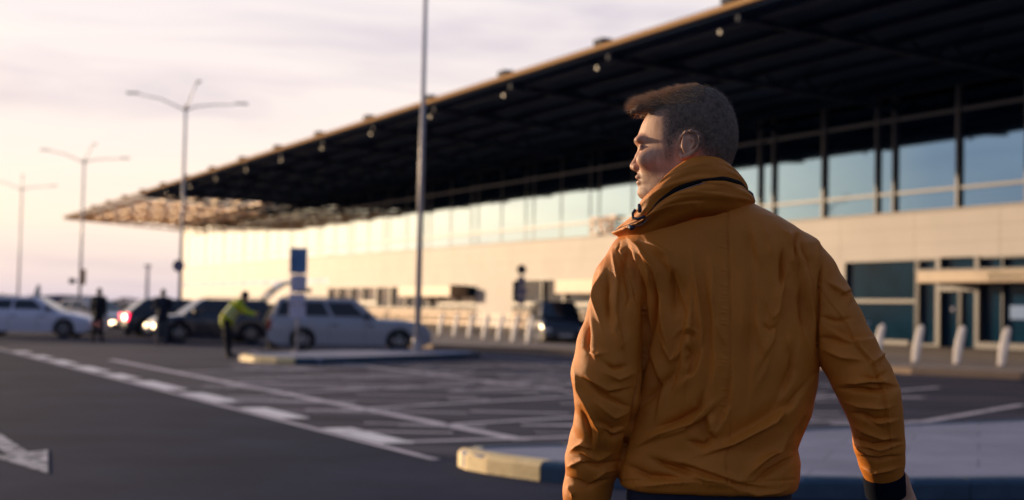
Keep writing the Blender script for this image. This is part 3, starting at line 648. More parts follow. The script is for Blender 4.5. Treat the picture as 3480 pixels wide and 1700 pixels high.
# ------------------------------------------------------------------ signed-distance modelling
def grid(lo, hi, h):
    ax_ = [np.arange(lo[i], hi[i]+h, h, dtype=np.float32) for i in range(3)]
    return np.meshgrid(*ax_, indexing='ij')
def smin(a, b, k): 
    h_ = np.clip(.5+.5*(b-a)/k, 0, 1); return b+(a-b)*h_-k*h_*(1-h_)
def smax(a, b, k): return -smin(-a, -b, k)
def ell(G, c, r, rot=None):
    x, y, z = G[0]-c[0], G[1]-c[1], G[2]-c[2]
    if rot is not None:
        Rm = np.array(rot, np.float32); x, y, z = (Rm[0, 0]*x+Rm[0, 1]*y+Rm[0, 2]*z, Rm[1, 0]*x+Rm[1, 1]*y+Rm[1, 2]*z, Rm[2, 0]*x+Rm[2, 1]*y+Rm[2, 2]*z)
    q = np.sqrt((x/r[0])**2+(y/r[1])**2+(z/r[2])**2); return (q-1)*min(r)
def cone(G, a, b, ra, rb):
    a = np.array(a, np.float32); b = np.array(b, np.float32); d = b-a; L2 = float(d@d)+1e-12
    t = np.clip(((G[0]-a[0])*d[0]+(G[1]-a[1])*d[1]+(G[2]-a[2])*d[2])/L2, 0, 1)
    return np.sqrt((G[0]-a[0]-t*d[0])**2+(G[1]-a[1]-t*d[1])**2+(G[2]-a[2]-t*d[2])**2) - (ra+(rb-ra)*t)
def chain(G, pts, rad, k=.01):
    f = None
    for i in range(len(pts)-1):
        c = cone(G, pts[i], pts[i+1], rad[i], rad[i+1]); f = c if f is None else smin(f, c, k)
    return f
def polygonise(vol, lo, h):
    g_ = openvdb.FloatGrid(background=1.0); g_.copyFromArray(np.ascontiguousarray(vol, np.float32))
    pts, tris, quads = g_.convertToPolygons(isovalue=0.0, adaptivity=0.0)
    return np.array(pts)*h+np.array(lo), np.array(quads)
def mesh_np(name, V, Q):
    me = bpy.data.meshes.new(name); me.vertices.add(len(V)); me.vertices.foreach_set('co', np.ascontiguousarray(V, np.float32).ravel())
    me.loops.add(Q.size); me.loops.foreach_set('vertex_index', Q.ravel().astype(np.int32)); me.polygons.add(len(Q))
    me.polygons.foreach_set('loop_start', np.arange(0, Q.size, 4, dtype=np.int32)); me.polygons.foreach_set('loop_total', np.full(len(Q), 4, np.int32))
    me.update(calc_edges=True); me.validate()
    return me
def orient(V, Q):
    """make the faces point outwards (sign of the enclosed volume)"""
    a, b, c = V[Q[:, 0]], V[Q[:, 1]], V[Q[:, 2]]; vol = np.einsum('ij,ij->i', a, np.cross(b, c)).sum()
    return Q if vol > 0 else Q[:, ::-1]
def sdf_mesh(fn, lo, hi, h):
    G = grid(lo, hi, h); f = fn(G); V, Q = polygonise(f, lo, h); return V, orient(V, Q)
def smooth_v(V, Q, it=2, lam=.5):
    E_ = np.concatenate([Q[:, [0, 1]], Q[:, [1, 2]], Q[:, [2, 3]], Q[:, [3, 0]]]); n = len(V); deg = np.bincount(E_[:, 0], minlength=n)+np.bincount(E_[:, 1], minlength=n)
    for _ in range(it):
        S = np.zeros_like(V)
        for k in range(3): S[:, k] = np.bincount(E_[:, 0], V[E_[:, 1], k], n)+np.bincount(E_[:, 1], V[E_[:, 0], k], n)
        V = V+lam*(S/np.maximum(deg, 1)[:, None]-V)
    return V
def vnormals(V, Q):
    fnn = np.cross(V[Q[:, 2]]-V[Q[:, 0]], V[Q[:, 3]]-V[Q[:, 1]]); N_ = np.zeros_like(V)
    for k in range(4):
        for c in range(3): N_[:, c] += np.bincount(Q[:, k], fnn[:, c], len(V))
    return N_/np.maximum(np.linalg.norm(N_, axis=1, keepdims=True), 1e-12)
def hand_parts(wrist, dirv, palmn, thumb, s=1.0, curl=(25, 35, 20)):
    """capsules for a hand: wrist point, pointing direction, palm normal, thumb-side direction"""
    w = np.array(wrist, float); d = np.array(dirv, float); d /= np.linalg.norm(d); n_ = np.array(palmn, float); n_ -= d*(n_@d); n_ /= np.linalg.norm(n_); t = np.array(thumb, float); t -= d*(t@d)+n_*(t@n_); t /= np.linalg.norm(t)
    caps = []
    for k, (o, ln) in enumerate(((.030, .072), (.010, .080), (-.010, .075), (-.028, .060))):
        base = w+d*(.092-.003*k*k*.6)*s+t*o*s; caps.append(([w+t*o*.55*s+d*.01*s, base], [.016*s, .0125*s], 0))
        p = base; dd = d.copy(); pts = [p]; rad = [.0095*s]
        ang = 0
        for j, (fr, cu_) in enumerate(zip((.45, .32, .23), curl)):
            ang += R(cu_*(1+.12*k)); dd = d*math.cos(ang)+n_*math.sin(ang)+t*.03*(1.5-k); p = p+dd*ln*fr*s; pts.append(p); rad.append((.0088-.0012*(j+1))*s)
        caps.append((pts, rad, 1))
    p0 = w+t*.026*s+d*.02*s; p1 = p0+(t*.6+d*.65+n_*.35)*.036*s; p2 = p1+(t*.2+d*.9+n_*.4)*.03*s; p3 = p2+(d*.9+n_*.5-t*.1)*.024*s
    caps.append(([w+d*.015*s, p0, p1, p2, p3], [.019*s, .0155*s, .0115*s, .0105*s, .0085*s], 1))
    return caps
def hand_mesh(h, *a, **k):
    caps = hand_parts(*a, **k); allp = np.array([p for c in caps for p in c[0]]); w = np.array(a[0]); d = np.array(a[1], float); d /= np.linalg.norm(d)
    lo = allp.min(0)-.03; hi = allp.max(0)+.03; lo = np.minimum(lo, w-d*.06-.035); hi = np.maximum(hi, w-d*.06+.035)
    def f(G):
        palm = None; o = None
        for pts, rad, kind in caps:
            c = chain(G, pts, rad, .004)
            if kind == 0: palm = c if palm is None else smin(palm, c, .014)
            else: o = c if o is None else np.minimum(o, c)
        fore = cone(G, w-d*.05, w+d*.015, .027, .024); palm = smin(palm, fore, .02)
        return smin(palm, o, .004)
    return sdf_mesh(f, lo, hi, h)
def joinq(parts):
    Vs, Qs, k = [], [], 0
    for V, Q in parts: Vs.append(V); Qs.append(Q+k); k += len(V)
    return np.concatenate(Vs), np.concatenate(Qs)

# ------------------------------------------------------------------ background people
def figure(label, loc, rz, J, coat, trous, skin, hairm, vest=None, h=.014):
    """J: joints in local metres (x forward, y left, z up)"""
    t = thing('person', label, 'person', (*loc, 0), rz); g3 = lambda k: np.array(J[k], float)
    def bnd(keys, pad): P = np.array([J[k] for k in keys]); return P.min(0)-pad, P.max(0)+pad
    lo, hi = bnd(['head', 'neck'], .17)
    fdv = np.array(J.get('look', (1, 0, 0)), float); fdv /= np.linalg.norm(fdv); hc = g3('head'); lat = np.cross([0, 0, 1.], fdv); lat /= np.linalg.norm(lat); upv = np.cross(fdv, lat)
    rot = np.array([fdv, lat, upv])
    def fh(G):
        f = ell(G, hc+upv*.02-fdv*.008, (.098, .077, .108), rot); f = smin(f, ell(G, hc+fdv*.035-upv*.06, (.062, .055, .07), rot), .03)
        f = smin(f, cone(G, hc+fdv*.092+upv*.005, hc+fdv*.113-upv*.03, .009, .013), .012)
        for sg in (-1, 1): f = smin(f, ell(G, hc+lat*sg*.077-fdv*.01-upv*.01, (.02, .009, .032), rot), .006); f = smax(f, -ell(G, hc+fdv*.098+lat*sg*.032+upv*.008, (.014, .018, .010), rot), .012)
        f = smax(f, -ell(G, hc+fdv*.106-upv*.066, (.012, .022, .003), rot), .004)
        return smin(f, cone(G, hc-upv*.07-fdv*.015, g3('neck')-[0, 0, .05], .056, .062), .03)
    pieces = [sdf_mesh(fh, lo, hi, .008)]
    for sd_ in 'LR':
        w_, e_ = g3('wr'+sd_), g3('el'+sd_); d = w_-e_; sgn = 1 if sd_ == 'L' else -1
        pieces.append(hand_mesh(.006, w_, d, np.array([.25, -sgn*1., 0])+1e-3, (1, 0, .05)))
    pieces.append(sdf_mesh(lambda G: smin(chain(G, [g3('waist'), g3('chest'), g3('neck')], [.09, .09, .045], .03), np.minimum(chain(G, [g3('chest'), g3('shL'), g3('elL'), g3('wrL')], [.05, .045, .036, .024], .02), chain(G, [g3('chest'), g3('shR'), g3('elR'), g3('wrR')], [.05, .045, .036, .024], .02)), .02), *bnd(['waist', 'neck', 'shL', 'shR', 'elL', 'elR', 'wrL', 'wrR'], .14), .016))
    V, Q = joinq(pieces); link('body', mesh_np('body', V, Q), skin, t, True)
    V, Q = sdf_mesh(lambda G: smax(ell(G, hc+upv*.032-fdv*.016, (.105, .085, .112), rot), (G[0]-hc[0])*(fdv[0]*.55-upv[0]*.8)+(G[1]-hc[1])*(fdv[1]*.55-upv[1]*.8)+(G[2]-hc[2])*(fdv[2]*.55-upv[2]*.8)-.012, .01), lo, hi, .008); link('hair', mesh_np('hair', V, Q), hairm, t, True)
    def coatf(G):
        f = chain(G, [g3('pelvis')-[0, 0, .06], g3('waist'), g3('chest')], [.165, .150, .17], .05)
        ch = g3('chest'); 
        f = smin(f, cone(G, g3('shL'), g3('shR'), .08, .08), .06); f = smin(f, cone(G, ch, g3('neck'), .1, .065), .05)
        for sd_ in 'LR': f = smin(f, chain(G, [g3('sh'+sd_), g3('el'+sd_), g3('wr'+sd_)], [.075, .06, .045], .02), .02)
        nz = .006*np.sin(G[2]*38+np.sin(G[0]*25)*2)*np.sin(G[0]*31+G[1]*27)
        return f+nz
    lo, hi = bnd(['pelvis', 'chest', 'neck', 'shL', 'shR', 'elL', 'elR', 'wrL', 'wrR'], .2); V, Q = sdf_mesh(coatf, lo, hi, h); co = link('jacket', mesh_np('jacket', V, Q), coat, t, True)
    if vest is not None:
        def vf(G):
            f = smin(chain(G, [g3('pelvis')+(g3('waist')-g3('pelvis'))*.3, g3('waist'), g3('chest')], [.19, .165, .185], .05), cone(G, g3('shL')*.8+g3('shR')*.2, g3('shR')*.8+g3('shL')*.2, .092, .092), .05)
            return f+.002*np.sin(G[2]*45+G[0]*20)
        V, Q = sdf_mesh(vf, lo, hi, h); ve = link('vest', mesh_np('vest', V, Q), vest, t, True)
        ax_v = g3('chest')-g3('waist'); ax_v /= np.linalg.norm(ax_v)
        for hh_ in (.02, .16):
            c_ = g3('waist')+ax_v*hh_; V, Q = sdf_mesh(lambda G: smax(vf(G)-.006, np.abs((G[0]-c_[0])*ax_v[0]+(G[1]-c_[1])*ax_v[1]+(G[2]-c_[2])*ax_v[2])-.026, .004), lo, hi, .011); link('reflective_strip', mesh_np('reflective_strip', V, Q), mat('reflective_tape', (.62, .62, .60), .3), ve, True)
    def legs(G):
        f = ell(G, g3('pelvis'), (.15, .18, .14))
        for sd_ in 'LR': f = smin(f, chain(G, [g3('hip'+sd_), g3('kn'+sd_), g3('an'+sd_)], [.098, .075, .062], .03), .03)
        return f+.005*np.sin(G[2]*40)*np.sin(G[0]*25+G[1]*30)
    lo, hi = bnd(['pelvis', 'hipL', 'hipR', 'knL', 'knR', 'anL', 'anR'], .2); V, Q = sdf_mesh(legs, lo, hi, h); link('trousers', mesh_np('trousers', V, Q), trous, t, True)
    for sd_ in 'LR':
        a = g3('an'+sd_); V, Q = sdf_mesh(lambda G: np.maximum(smin(ell(G, (a[0]+.07, a[1], .05), (.145, .048, .05)), cone(G, (a[0], a[1], .06), (a[0], a[1], .14), .05, .05), .03), -G[2]), (a[0]-.15, a[1]-.12, -.03), (a[0]+.28, a[1]+.12, .22), .01); link('shoe', mesh_np('shoe', V, Q), M['trim'], t, True)
    return t
skin = mat('skin', (.52, .30, .20), .5, var=.08, scale=30); c_navy = mat('coat_navy', (.012, .018, .035), .8, var=.2, scale=8); c_black = mat('coat_black', (.012, .012, .018), .8, var=.2, scale=8)
t_blk = mat('trousers_black', (.008, .010, .018), .85, var=.2, scale=8); t_grey = mat('trousers_grey', (.05, .055, .075), .8, var=.2, scale=8); h_dark = mat('hair_dark', (.02, .015, .012), .7)
hiviz = mat('hi_vis', (.50, .66, .02), .7, c2=(.62, .52, .02), scale=4); hiorange = mat('hi_vis_orange', (.62, .36, .02), .7)
def stand(**k):
    J = dict(head=(.03, 0, 1.60), neck=(0, 0, 1.47), chest=(0, 0, 1.27), waist=(-.01, 0, 1.08), pelvis=(0, 0, .94), shL=(0, .19, 1.41), shR=(0, -.19, 1.41), elL=(-.02, .25, 1.13), elR=(-.02, -.25, 1.13), wrL=(.06, .24, .88), wrR=(.06, -.24, .88),
             hipL=(0, .09, .9), hipR=(0, -.09, .9), knL=(.03, .11, .5), knR=(.03, -.11, .5), anL=(0, .12, .1), anR=(0, -.12, .1)); J.update(k); return J
figure('person in a black coat standing with feet apart in front of the white car', (-13.3, 46.6), R(75), stand(knL=(.05, .16, .5), anL=(.03, .2, .1), knR=(-.02, -.13, .5), anR=(-.05, -.17, .1)), c_black, t_blk, skin, h_dark)
figure('person in a navy coat and grey trousers before the lit headlights', (-10.75, 44.6), R(100), stand(elL=(.08, .22, 1.15), wrL=(.28, .12, 1.12), elR=(.08, -.22, 1.15), wrR=(.28, -.12, 1.12)), c_navy, t_grey, skin, h_dark)
figure('person in a yellow-green vest and black trousers leaning towards the open boot', (-6.95, 35.7), R(8), stand(head=(.36, .0, 1.50), neck=(.25, 0, 1.40), chest=(.16, 0, 1.23), waist=(.0, 0, 1.03), pelvis=(-.06, 0, .92), shL=(.22, .19, 1.34), shR=(.22, -.19, 1.34),
       elL=(.40, .22, 1.14), elR=(.38, -.24, 1.12), wrL=(.62, .14, 1.08), wrR=(.6, -.16, 1.06), hipL=(-.05, .1, .88), hipR=(-.05, -.1, .88), knL=(.02, .13, .5), knR=(-.05, -.15, .5), look=(.8, 0, -.45)), hiviz, t_blk, skin, h_dark, vest=hiviz)
figure('dark-clothed person stooping at the tail of the silver estate car', (-7.2, 43.6), R(-20), stand(head=(.28, 0, 1.38), neck=(.2, 0, 1.30), chest=(.12, 0, 1.12), waist=(0, 0, .98), pelvis=(-.06, 0, .90), shL=(.17, .19, 1.24), shR=(.17, -.19, 1.24), elL=(.3, .2, 1.0), elR=(.3, -.2, 1.0), wrL=(.48, .12, .88), wrR=(.48, -.12, .88), look=(.6, 0, -.6)), c_black, t_blk, skin, h_dark)

# ------------------------------------------------------------------ the man in the orange jacket
KP = .000668
def T(x, y, Y=3.27):
    X = KP*(x-1740)-.0214*KP*(850-y); Z = 1.437-KP*(y-850)+.0214*KP*(x-1740)
    return np.array([X*Y/3.27, Y, HC+(Z-HC)*Y/3.27])
def unT(V):
    s = 3.27/V[:, 1]; X = V[:, 0]*s/KP; Z = (HC+(V[:, 2]-HC)*s-1.437)/KP
    yy = 850-Z; xx = 1740+X; 
    for _ in range(3): xx = 1740+X+.0214*(850-yy); yy = 850-Z+.0214*(xx-1740)
    return xx, yy
def root_of(t): return np.array(t.location)
man = thing('person', 'man in an ochre-orange jacket seen from behind with his head turned left', 'person', (.46, 3.31, 0))
MO = np.array([.46, 3.31, 0])
def mpart(name, V, Q, m, parent=man, smooth=True): return link(name, mesh_np(name, V-MO, Q), m, parent, smooth)

# head ------------------------------------------------
FH = np.array([-.94, .341, 0]); LH = np.array([-.341, -.94, 0]); UH = np.array([0, 0, 1.])
HO = T(2335, 470, 3.30)
ya = np.array([292, 297, 305, 318, 340, 370, 397, 422, 450, 468, 484, 500, 515, 540, 566, 584, 600, 612, 622, 636, 650, 662, 676, 690, 720])
af = np.array([-.012, .004, .022, .040, .062, .082, .096, .105, .112, .1155, .117, .111, .1075, .108, .109, .1105, .1120, .1110, .1105, .1085, .1085, .1060, .094, .06, .02])
ab = np.array([-.032, -.045, -.058, -.072, -.088, -.100, -.106, -.110, -.112, -.1125, -.112, -.110, -.108, -.102, -.095, -.090, -.086, -.083, -.081, -.079, -.078, -.077, -.077, -.077, -.078])
hw = np.array([.012, .025, .038, .050, .062, .071, .075, .0765, .077, .077, .0765, .0755, .075, .072, .069, .067, .065, .063, .061, .057, .052, .048, .045, .045, .05])
cc = (470-ya)*KP
def headf(G):
    a, b, c = G; ci = -c; fi = lambda arr: np.interp(ci.ravel(), -cc, arr).reshape(c.shape).astype(np.float32)
    # (the profile is sampled downwards: -cc increases)
    F_, B_, W_ = fi(af), fi(ab), fi(hw); ac = (F_+B_)/2-.006; A = np.where(a > ac, F_-ac, ac-B_); t = np.clip((a-.02)/.09, 0, 1); W_ = W_*(1-.20*t*t*(3-2*t)*np.clip((.06-c)/.05, 0, 1))
    p = 2.25
    f = ((np.abs(b)/W_)**p+(np.abs(a-ac)/A)**p)**(1/p)-1; f = f*np.minimum(W_, A)*.95
    f = smax(f, -(c+.150), .02); f = smax(f, c-.1215, .02)
    for s in (-1, 1):
        f = smin(f, ell(G, (.101, s*.026, -.006), (.0135, .026, .0085)), .012)
        f = smin(f, ell(G, (.074, s*.047, -.052), (.030, .016, .018)), .022)
        f = smin(f, cone(G, (-.004, s*.058, -.085), (.072, s*.020, -.132), .013, .013), .022)
        f = smax(f, -ell(G, (.119, s*.033, -.024), (.0135, .017, .0095)), .010)
        f = smin(f, ell(G, (.0930, s*.033, -.0255), (.0125, .0125, .0115)), .0015)
        f = smin(f, cone(G, (.1035, s*.022, -.0195), (.096, s*.045, -.0215), .0032, .0028), .0025)
        f = smin(f, cone(G, (.1045, s*.015, -.008), (.098, s*.046, -.0045), .0038, .0026), .006)
    f = smin(f, chain(G, [(.104, 0, -.022), (.112, 0, -.038), (.1235, 0, -.0610)], [.0072, .0070, .0092], .006), .009)
    f = smin(f, cone(G, (.1235, 0, -.0635), (.111, 0, -.0735), .0070, .0050), .006)
    for s in (-1, 1): f = smin(f, ell(G, (.1135, s*.0125, -.0655), (.0105, .0065, .0078)), .006); f = smax(f, -ell(G, (.1150, s*.0075, -.0735), (.005, .0032, .004)), .002)
    f = smin(f, ell(G, (.1090, 0, -.0885), (.0085, .021, .0055)), .006); f = smin(f, ell(G, (.1065, 0, -.1015), (.0085, .0185, .0062)), .006)
    f = smax(f, -ell(G, (.1190, 0, -.0948), (.014, .0245, .0014)), .0025)
    f = smin(f, ell(G, (.0880, 0, -.1265), (.0195, .022, .0150)), .014)
    # neck
    f = smin(f, cone(G, (-.022, 0, -.06), (-.030, -.045, -.185), .054, .052), .03)
        # ears
    def E3(x, y, b, s): return (((2335-x)*KP-.341*b)/.94, s*b, (470-y)*KP)
    for s in (-1, 1):
        e = None
        base = ell(G, E3(2330, 503, .082, s), (.0185, .0055, .027), np.array([[.97, -.24*s*-1, 0], [.24*s*-1, .97, 0], [0, 0, 1]]).tolist())
        e = base
        hx = [(2300, 493, .0765), (2304, 476, .081), (2317, 464, .087), (2334, 461, .091), (2350, 468, .094), (2359, 484, .0955), (2360, 503, .094), (2352, 521, .090), (2338, 535, .086), (2322, 545, .082), (2309, 549, .080), (2303, 540, .078)]
        e = smin(e, chain(G, [E3(*q, s) for q in hx], [.0030, .0034, .0038, .0040, .0042, .0042, .0040, .0038, .0040, .0046, .0052, .0048], .003), .0040)
        e = smax(e, -ell(G, E3(2323, 510, .094, s), (.0080, .0068, .0125)), .005)
        e = smax(e, -ell(G, E3(2334, 481, .099, s), (.0105, .0060, .0085)), .004)
        e = smin(e, chain(G, [E3(2328, 484, .087, s), E3(2343, 492, .0905, s), E3(2343, 508, .0895, s), E3(2334, 522, .086, s)], [.0022, .0030, .0030, .0026], .002), .003)
        e = smin(e, ell(G, E3(2306, 511, .0795, s), (.0045, .0040, .0065)), .003)
        f = smin(f, e, .004)
    return f
hlo, hhi, hh = (-.145, -.116, -.245), (.150, .108, .135), .0018
V, Q = sdf_mesh(headf, hlo, hhi, hh)
if True:
    V = smooth_v(V, Q, 1, .4)
HVl, HQ = V, Q                                   # head-frame coordinates
def h2w(V): return HO + V[:, :1]*FH + V[:, 1:2]*LH + V[:, 2:3]*UH
Rm_det = np.linalg.det(np.array([FH, LH, UH]))
if Rm_det < 0: HQ = HQ[:, ::-1]
headW = h2w(HVl)
# rest of the body: trunk, arms, hands, legs in one mesh with the head
LA = [T(2150, 885, 3.33), T(2057, 1290, 3.29), T(1985, 1735, 3.40)]; RA = [T(2712, 885, 3.33), T(2915, 1285, 3.27), T(2998, 1640, 3.37)]
def bodyf(G):
    f = chain(G, [(.46, 3.36, .95), (.47, 3.36, 1.15), (.46, 3.36, 1.32)], [.085, .08, .085], .03); f = smin(f, cone(G, LA[0]-[0, 0, .03], RA[0]-[0, 0, .03], .04, .04), .04)
    f = smin(f, cone(G, (.45, 3.36, 1.32), (.435, 3.34, 1.50), .06, .045), .03)
    for A_ in (LA, RA): f = smin(f, chain(G, A_, [.045, .038, .027], .02), .02)
    for s in (-1, 1): f = smin(f, chain(G, [(.46+s*.09, 3.34, .92), (.46+s*.11, 3.32+.06*s, .5), (.46+s*.12, 3.36-.08*s, .1)], [.075, .055, .04], .03), .03)
    return f
bV, bQ = sdf_mesh(bodyf, (-.08, 3.1, .02), (1.06, 3.6, 1.60), .011)
dR = RA[2]-RA[1]; dR /= np.linalg.norm(dR)
hR = hand_mesh(.0017, T(3028, 1622, 3.36), (.30, .10, -1), (-.1, 1, 0), (-1, -.1, 0), s=1.05, curl=(48, 60, 35))
hL = hand_mesh(.0022, T(1980, 1775, 3.42), (-.05, .12, -1), (.8, .25, 0), (.25, .9, 0), s=1.02, curl=(30, 38, 22))
V, Q = joinq([(headW, HQ), (bV, bQ), hR, hL])
skin_m = bpy.data.materials.new('skin_face'); skin_m.use_nodes = True
nt = skin_m.node_tree; b_ = nt.nodes['Principled BSDF']; at = nt.nodes.new('ShaderNodeAttribute'); at.attribute_name = 'tone'
nz = nt.nodes.new('ShaderNodeTexNoise'); nz.inputs['Scale'].default_value = 420; nz.inputs['Detail'].default_value = 3
n2 = nt.nodes.new('ShaderNodeTexNoise'); n2.inputs['Scale'].default_value = 38; n2.inputs['Detail'].default_value = 6
rp = ramp(nt, [(.38, (.50, .26, .165)), (.64, (.66, .38, .255))]); nt.links.new(n2.outputs[0], rp.inputs[0])
thr = nt.nodes.new('ShaderNodeMath'); thr.operation = 'MULTIPLY'; nt.links.new(at.outputs['Fac'], thr.inputs[0])
sp = ramp(nt, [(.42, (1, 1, 1)), (.60, (.35, .35, .35))]); nt.links.new(nz.outputs[0], sp.inputs[0]); nt.links.new(sp.outputs[0], thr.inputs[1])
mx = nt.nodes.new('ShaderNodeMixRGB'); nt.links.new(thr.outputs[0], mx.inputs[0]); nt.links.new(rp.outputs[0], mx.inputs[1]); mx.inputs[2].default_value = (.11, .075, .06, 1)
nt.links.new(mx.outputs[0], b_.inputs['Base Color']); b_.inputs['Specular IOR Level'].default_value = .3; b_.inputs['Roughness'].default_value = .58; b_.inputs['Subsurface Weight'].default_value = .06; b_.inputs['Subsurface Radius'].default_value = (.012, .004, .002); b_.inputs['Subsurface Scale'].default_value = 1.0
bpn = nt.nodes.new('ShaderNodeBump'); bpn.inputs['Strength'].default_value = .12; bpn.inputs['Distance'].default_value = .002; nt.links.new(nz.outputs[0], bpn.inputs['Height']); nt.links.new(bpn.outputs[0], b_.inputs['Normal'])
HP = np.array([(.200, .052), (.096, .050), (.060, .048), (.034, .050), (.0325, .02), (.031, -.006), (.0235, -.031), (.0150, -.018), (.004, -.004), (-.008, .004), (-.028, .008), (-.044, -.004), (-.050, -.022), (-.055, -.045), (-.064, -.072), (-.07, -.115), (-.2, -.115), (-.2, .2), (.2, .2)])
def polysd(a, c, P):
    ins = np.zeros(a.shape, bool); d = np.full(a.shape, 9., np.float32)
    for i in range(len(P)):
        x0, y0 = P[i]; x1, y1 = P[(i+1) % len(P)]; ex, ey = x1-x0, y1-y0; t = np.clip(((a-x0)*ex+(c-y0)*ey)/(ex*ex+ey*ey), 0, 1)
        d = np.minimum(d, np.hypot(a-x0-t*ex, c-y0-t*ey)); cr_ = ((y0 <= c) != (y1 <= c)); 
        xi = x0+(c-y0)/(ey if ey else 1e-9)*ex; ins ^= cr_ & (a < xi)
    return np.where(ins, -d, d)
body = mpart('body', V, Q, skin_m)
tone = np.zeros(len(V), np.float32); nh = len(HVl); a, b, c = HVl.T; sm = lambda x, e0, e1: np.clip((x-e0)/(e1-e0), 0, 1)**2*(3-2*np.clip((x-e0)/(e1-e0), 0, 1))
tone[:nh] = .62*sm(-c, .055, .085)*sm(a, -.03, .01)*(1-.0*a)+.75*(sm(-c, .020, .03)*(1-sm(-c, .045, .07))*sm(a, .008, .016)*(1-sm(a, .03, .038)))
pdh = polysd(a, c, HP); tone[:nh] = np.maximum(tone[:nh], 1.05*(1-sm(pdh+.003*np.sin(HVl[:, 2]*380)*np.sin(HVl[:, 0]*290+HVl[:, 2]*150), -.006, .013))*(c > -.05))
brow = (np.abs(c+.0065) < .0022+.0022*np.random.default_rng(2).random(nh)) & (np.abs(b) > .012) & (np.abs(b) < .047) & (a > .085); tone[:nh][brow] = .9
lash = (np.abs(c+.0215) < .0014) & (np.abs(b) > .02) & (np.abs(b) < .046) & (a > .09); tone[:nh][lash] = 1.2
attr = body.data.attributes.new('tone', 'FLOAT', 'POINT'); tt = np.zeros(len(body.data.vertices), np.float32); tt[:len(tone)] = tone[:len(tt)]; attr.data.foreach_set('value', tt)

# hair ------------------------------------------------
def hairf(G):
    a, b, c = G; pd = polysd(a, c, HP)+.0022*np.sin(c*430+a*160)*np.sin(a*390-c*120); f = headf_cached-(-.0008+.0046*np.clip((-pd-.005)/.03, 0, 1)); f = smax(f, pd+.007, .002)
    # the crown gets thicker hair, the front a swept-up quiff
    q = None
    for bo, dy, rs in ((0, 0, 1), (.024, 3, .97), (-.024, 3, .97), (.044, 16, .80), (-.044, 16, .80)):
        pts = [(2162, 366), (2190, 354), (2245, 345), (2293, 334), (2330, 323), (2372, 319), (2412, 326), (2446, 345)]
        pp = [((2335-x)*KP/.94-abs(bo)*.12*(x < 2250), bo, (470-y-dy)*KP) for x, y in pts]
        cchain = chain(G, pp, [r*rs for r in (.0070, .0135, .0165, .0172, .0178, .0172, .0155, .013)], .01); q = cchain if q is None else smin(q, cchain, .012)
    return smin(f, q, .006)
Gh = grid(hlo, hhi, .0022); headf_cached = headf(Gh); hv = hairf(Gh)
V, Q = polygonise(hv, hlo, .0022); Q = orient(V, Q); V = smooth_v(V, Q, 2, .5); Nn = vnormals(V, Q)
w1 = np.sin(V[:, 1]*420+np.sin(V[:, 0]*60)*1.5)*np.sin(V[:, 0]*90+V[:, 1]*60); V = V+Nn*(w1*.0009*(V[:, 2] > .07))[:, None]
hairQ = Q if Rm_det > 0 else Q[:, ::-1]
hair_m = mat('hair_brown', (.20, .15, .115), .75, c2=(.09, .068, .055), scale=120, spec=.25, bump=.2, bscale=600, stretch=(1, 1, 1))
hair = mpart('hair', h2w(V), hairQ, hair_m)
st = MB(); st.mi = []; r2 = np.random.default_rng(5)
def strip(p, pts, w_):
    side = np.cross(pts[1]-pts[0], r2.normal(size=3)); side /= np.linalg.norm(side)+1e-9; k = len(st.v); n = len(pts)
    for i, q in enumerate(pts): ww = w_*(1-i/(n-1))**.7; st.v.append(tuple(h2w((q-side*ww)[None])[0]-MO)); st.v.append(tuple(h2w((q+side*ww)[None])[0]-MO))
    for i in range(n-1): st.f.append([k+2*i, k+2*i+1, k+2*i+3, k+2*i+2]); st.mi.append(0 if n > 2 else 1)
top_i = np.where((V[:, 2] > .070) & (V[:, 0] > -.055))[0]; idx = np.concatenate([r2.choice(len(V), 9500), r2.choice(top_i, 6500)])
hN = vnormals(HVl, orient(HVl, HQ)); pdv = polysd(HVl[:, 0], HVl[:, 2], HP); edge_i = np.where((pdv < .003) & (pdv > -.020) & (HVl[:, 2] > -.115) & (np.abs(HVl[:, 1]) > .02))[0]
for i in idx:
    p, n_ = V[i], Nn[i]
    if p[2] < -.118 or n_[2] < -.6: continue
    if (p[2] > .070 and p[0] > -.05+r2.normal()*.014) or (p[2] > .054 and p[0] > .055):      # longer top hair combed forward and up
        ln = r2.uniform(.010, .026)*(.45+.55*sm(p[0], -.06, .03)); d = np.array([1.0, r2.normal()*.22, .08+r2.normal()*.14])*.9+n_*.22; d /= np.linalg.norm(d); cv = n_*.35+np.array([0, 0, .35 if p[0] > .05 else .0])
        strip(p, [p-n_*.001, p+d*ln*.4, p+d*ln*.75+cv*ln*.10, p+d*ln+cv*ln*.24], .00032)
    else:
        ln = .0032+.0062*sm(p[2], -.02, .09)*r2.random()+.0015*r2.random(); d = n_*1.0+np.array([-.0, 0, -.55])*(p[2] < .07)+r2.normal(size=3)*.22+np.array([.3, 0, 0])*(p[2] >= .07); d /= np.linalg.norm(d); strip(p, [p-n_*.0008, p+d*ln], .00030)
for i in r2.choice(edge_i, 5200):
    if r2.random() < (pdv[i]+.001)/.006: continue
    p, n_ = HVl[i], hN[i]; d = n_*.30+np.array([-.25, 0, -.8])+r2.normal(size=3)*.2; d /= np.linalg.norm(d); strip(p, [p-n_*.0005, p+d*r2.uniform(.002, .0045)], .00028)
for k in range(60):       # loose strands at the tip of the quiff
    p = np.array([.118+r2.uniform(-.012, .006), r2.uniform(-.03, .03), .070+r2.uniform(-.006, .012)]); ln = r2.uniform(.014, .030); d = np.array([.9, r2.normal()*.3, r2.normal()*.35-.1]); d /= np.linalg.norm(d)
    strip(p, [p, p+d*ln*.5, p+d*ln*.85-np.array([0, 0, .25*ln*r2.random()]), p+d*ln-np.array([0, 0, ln*.5*r2.random()])], .0003)
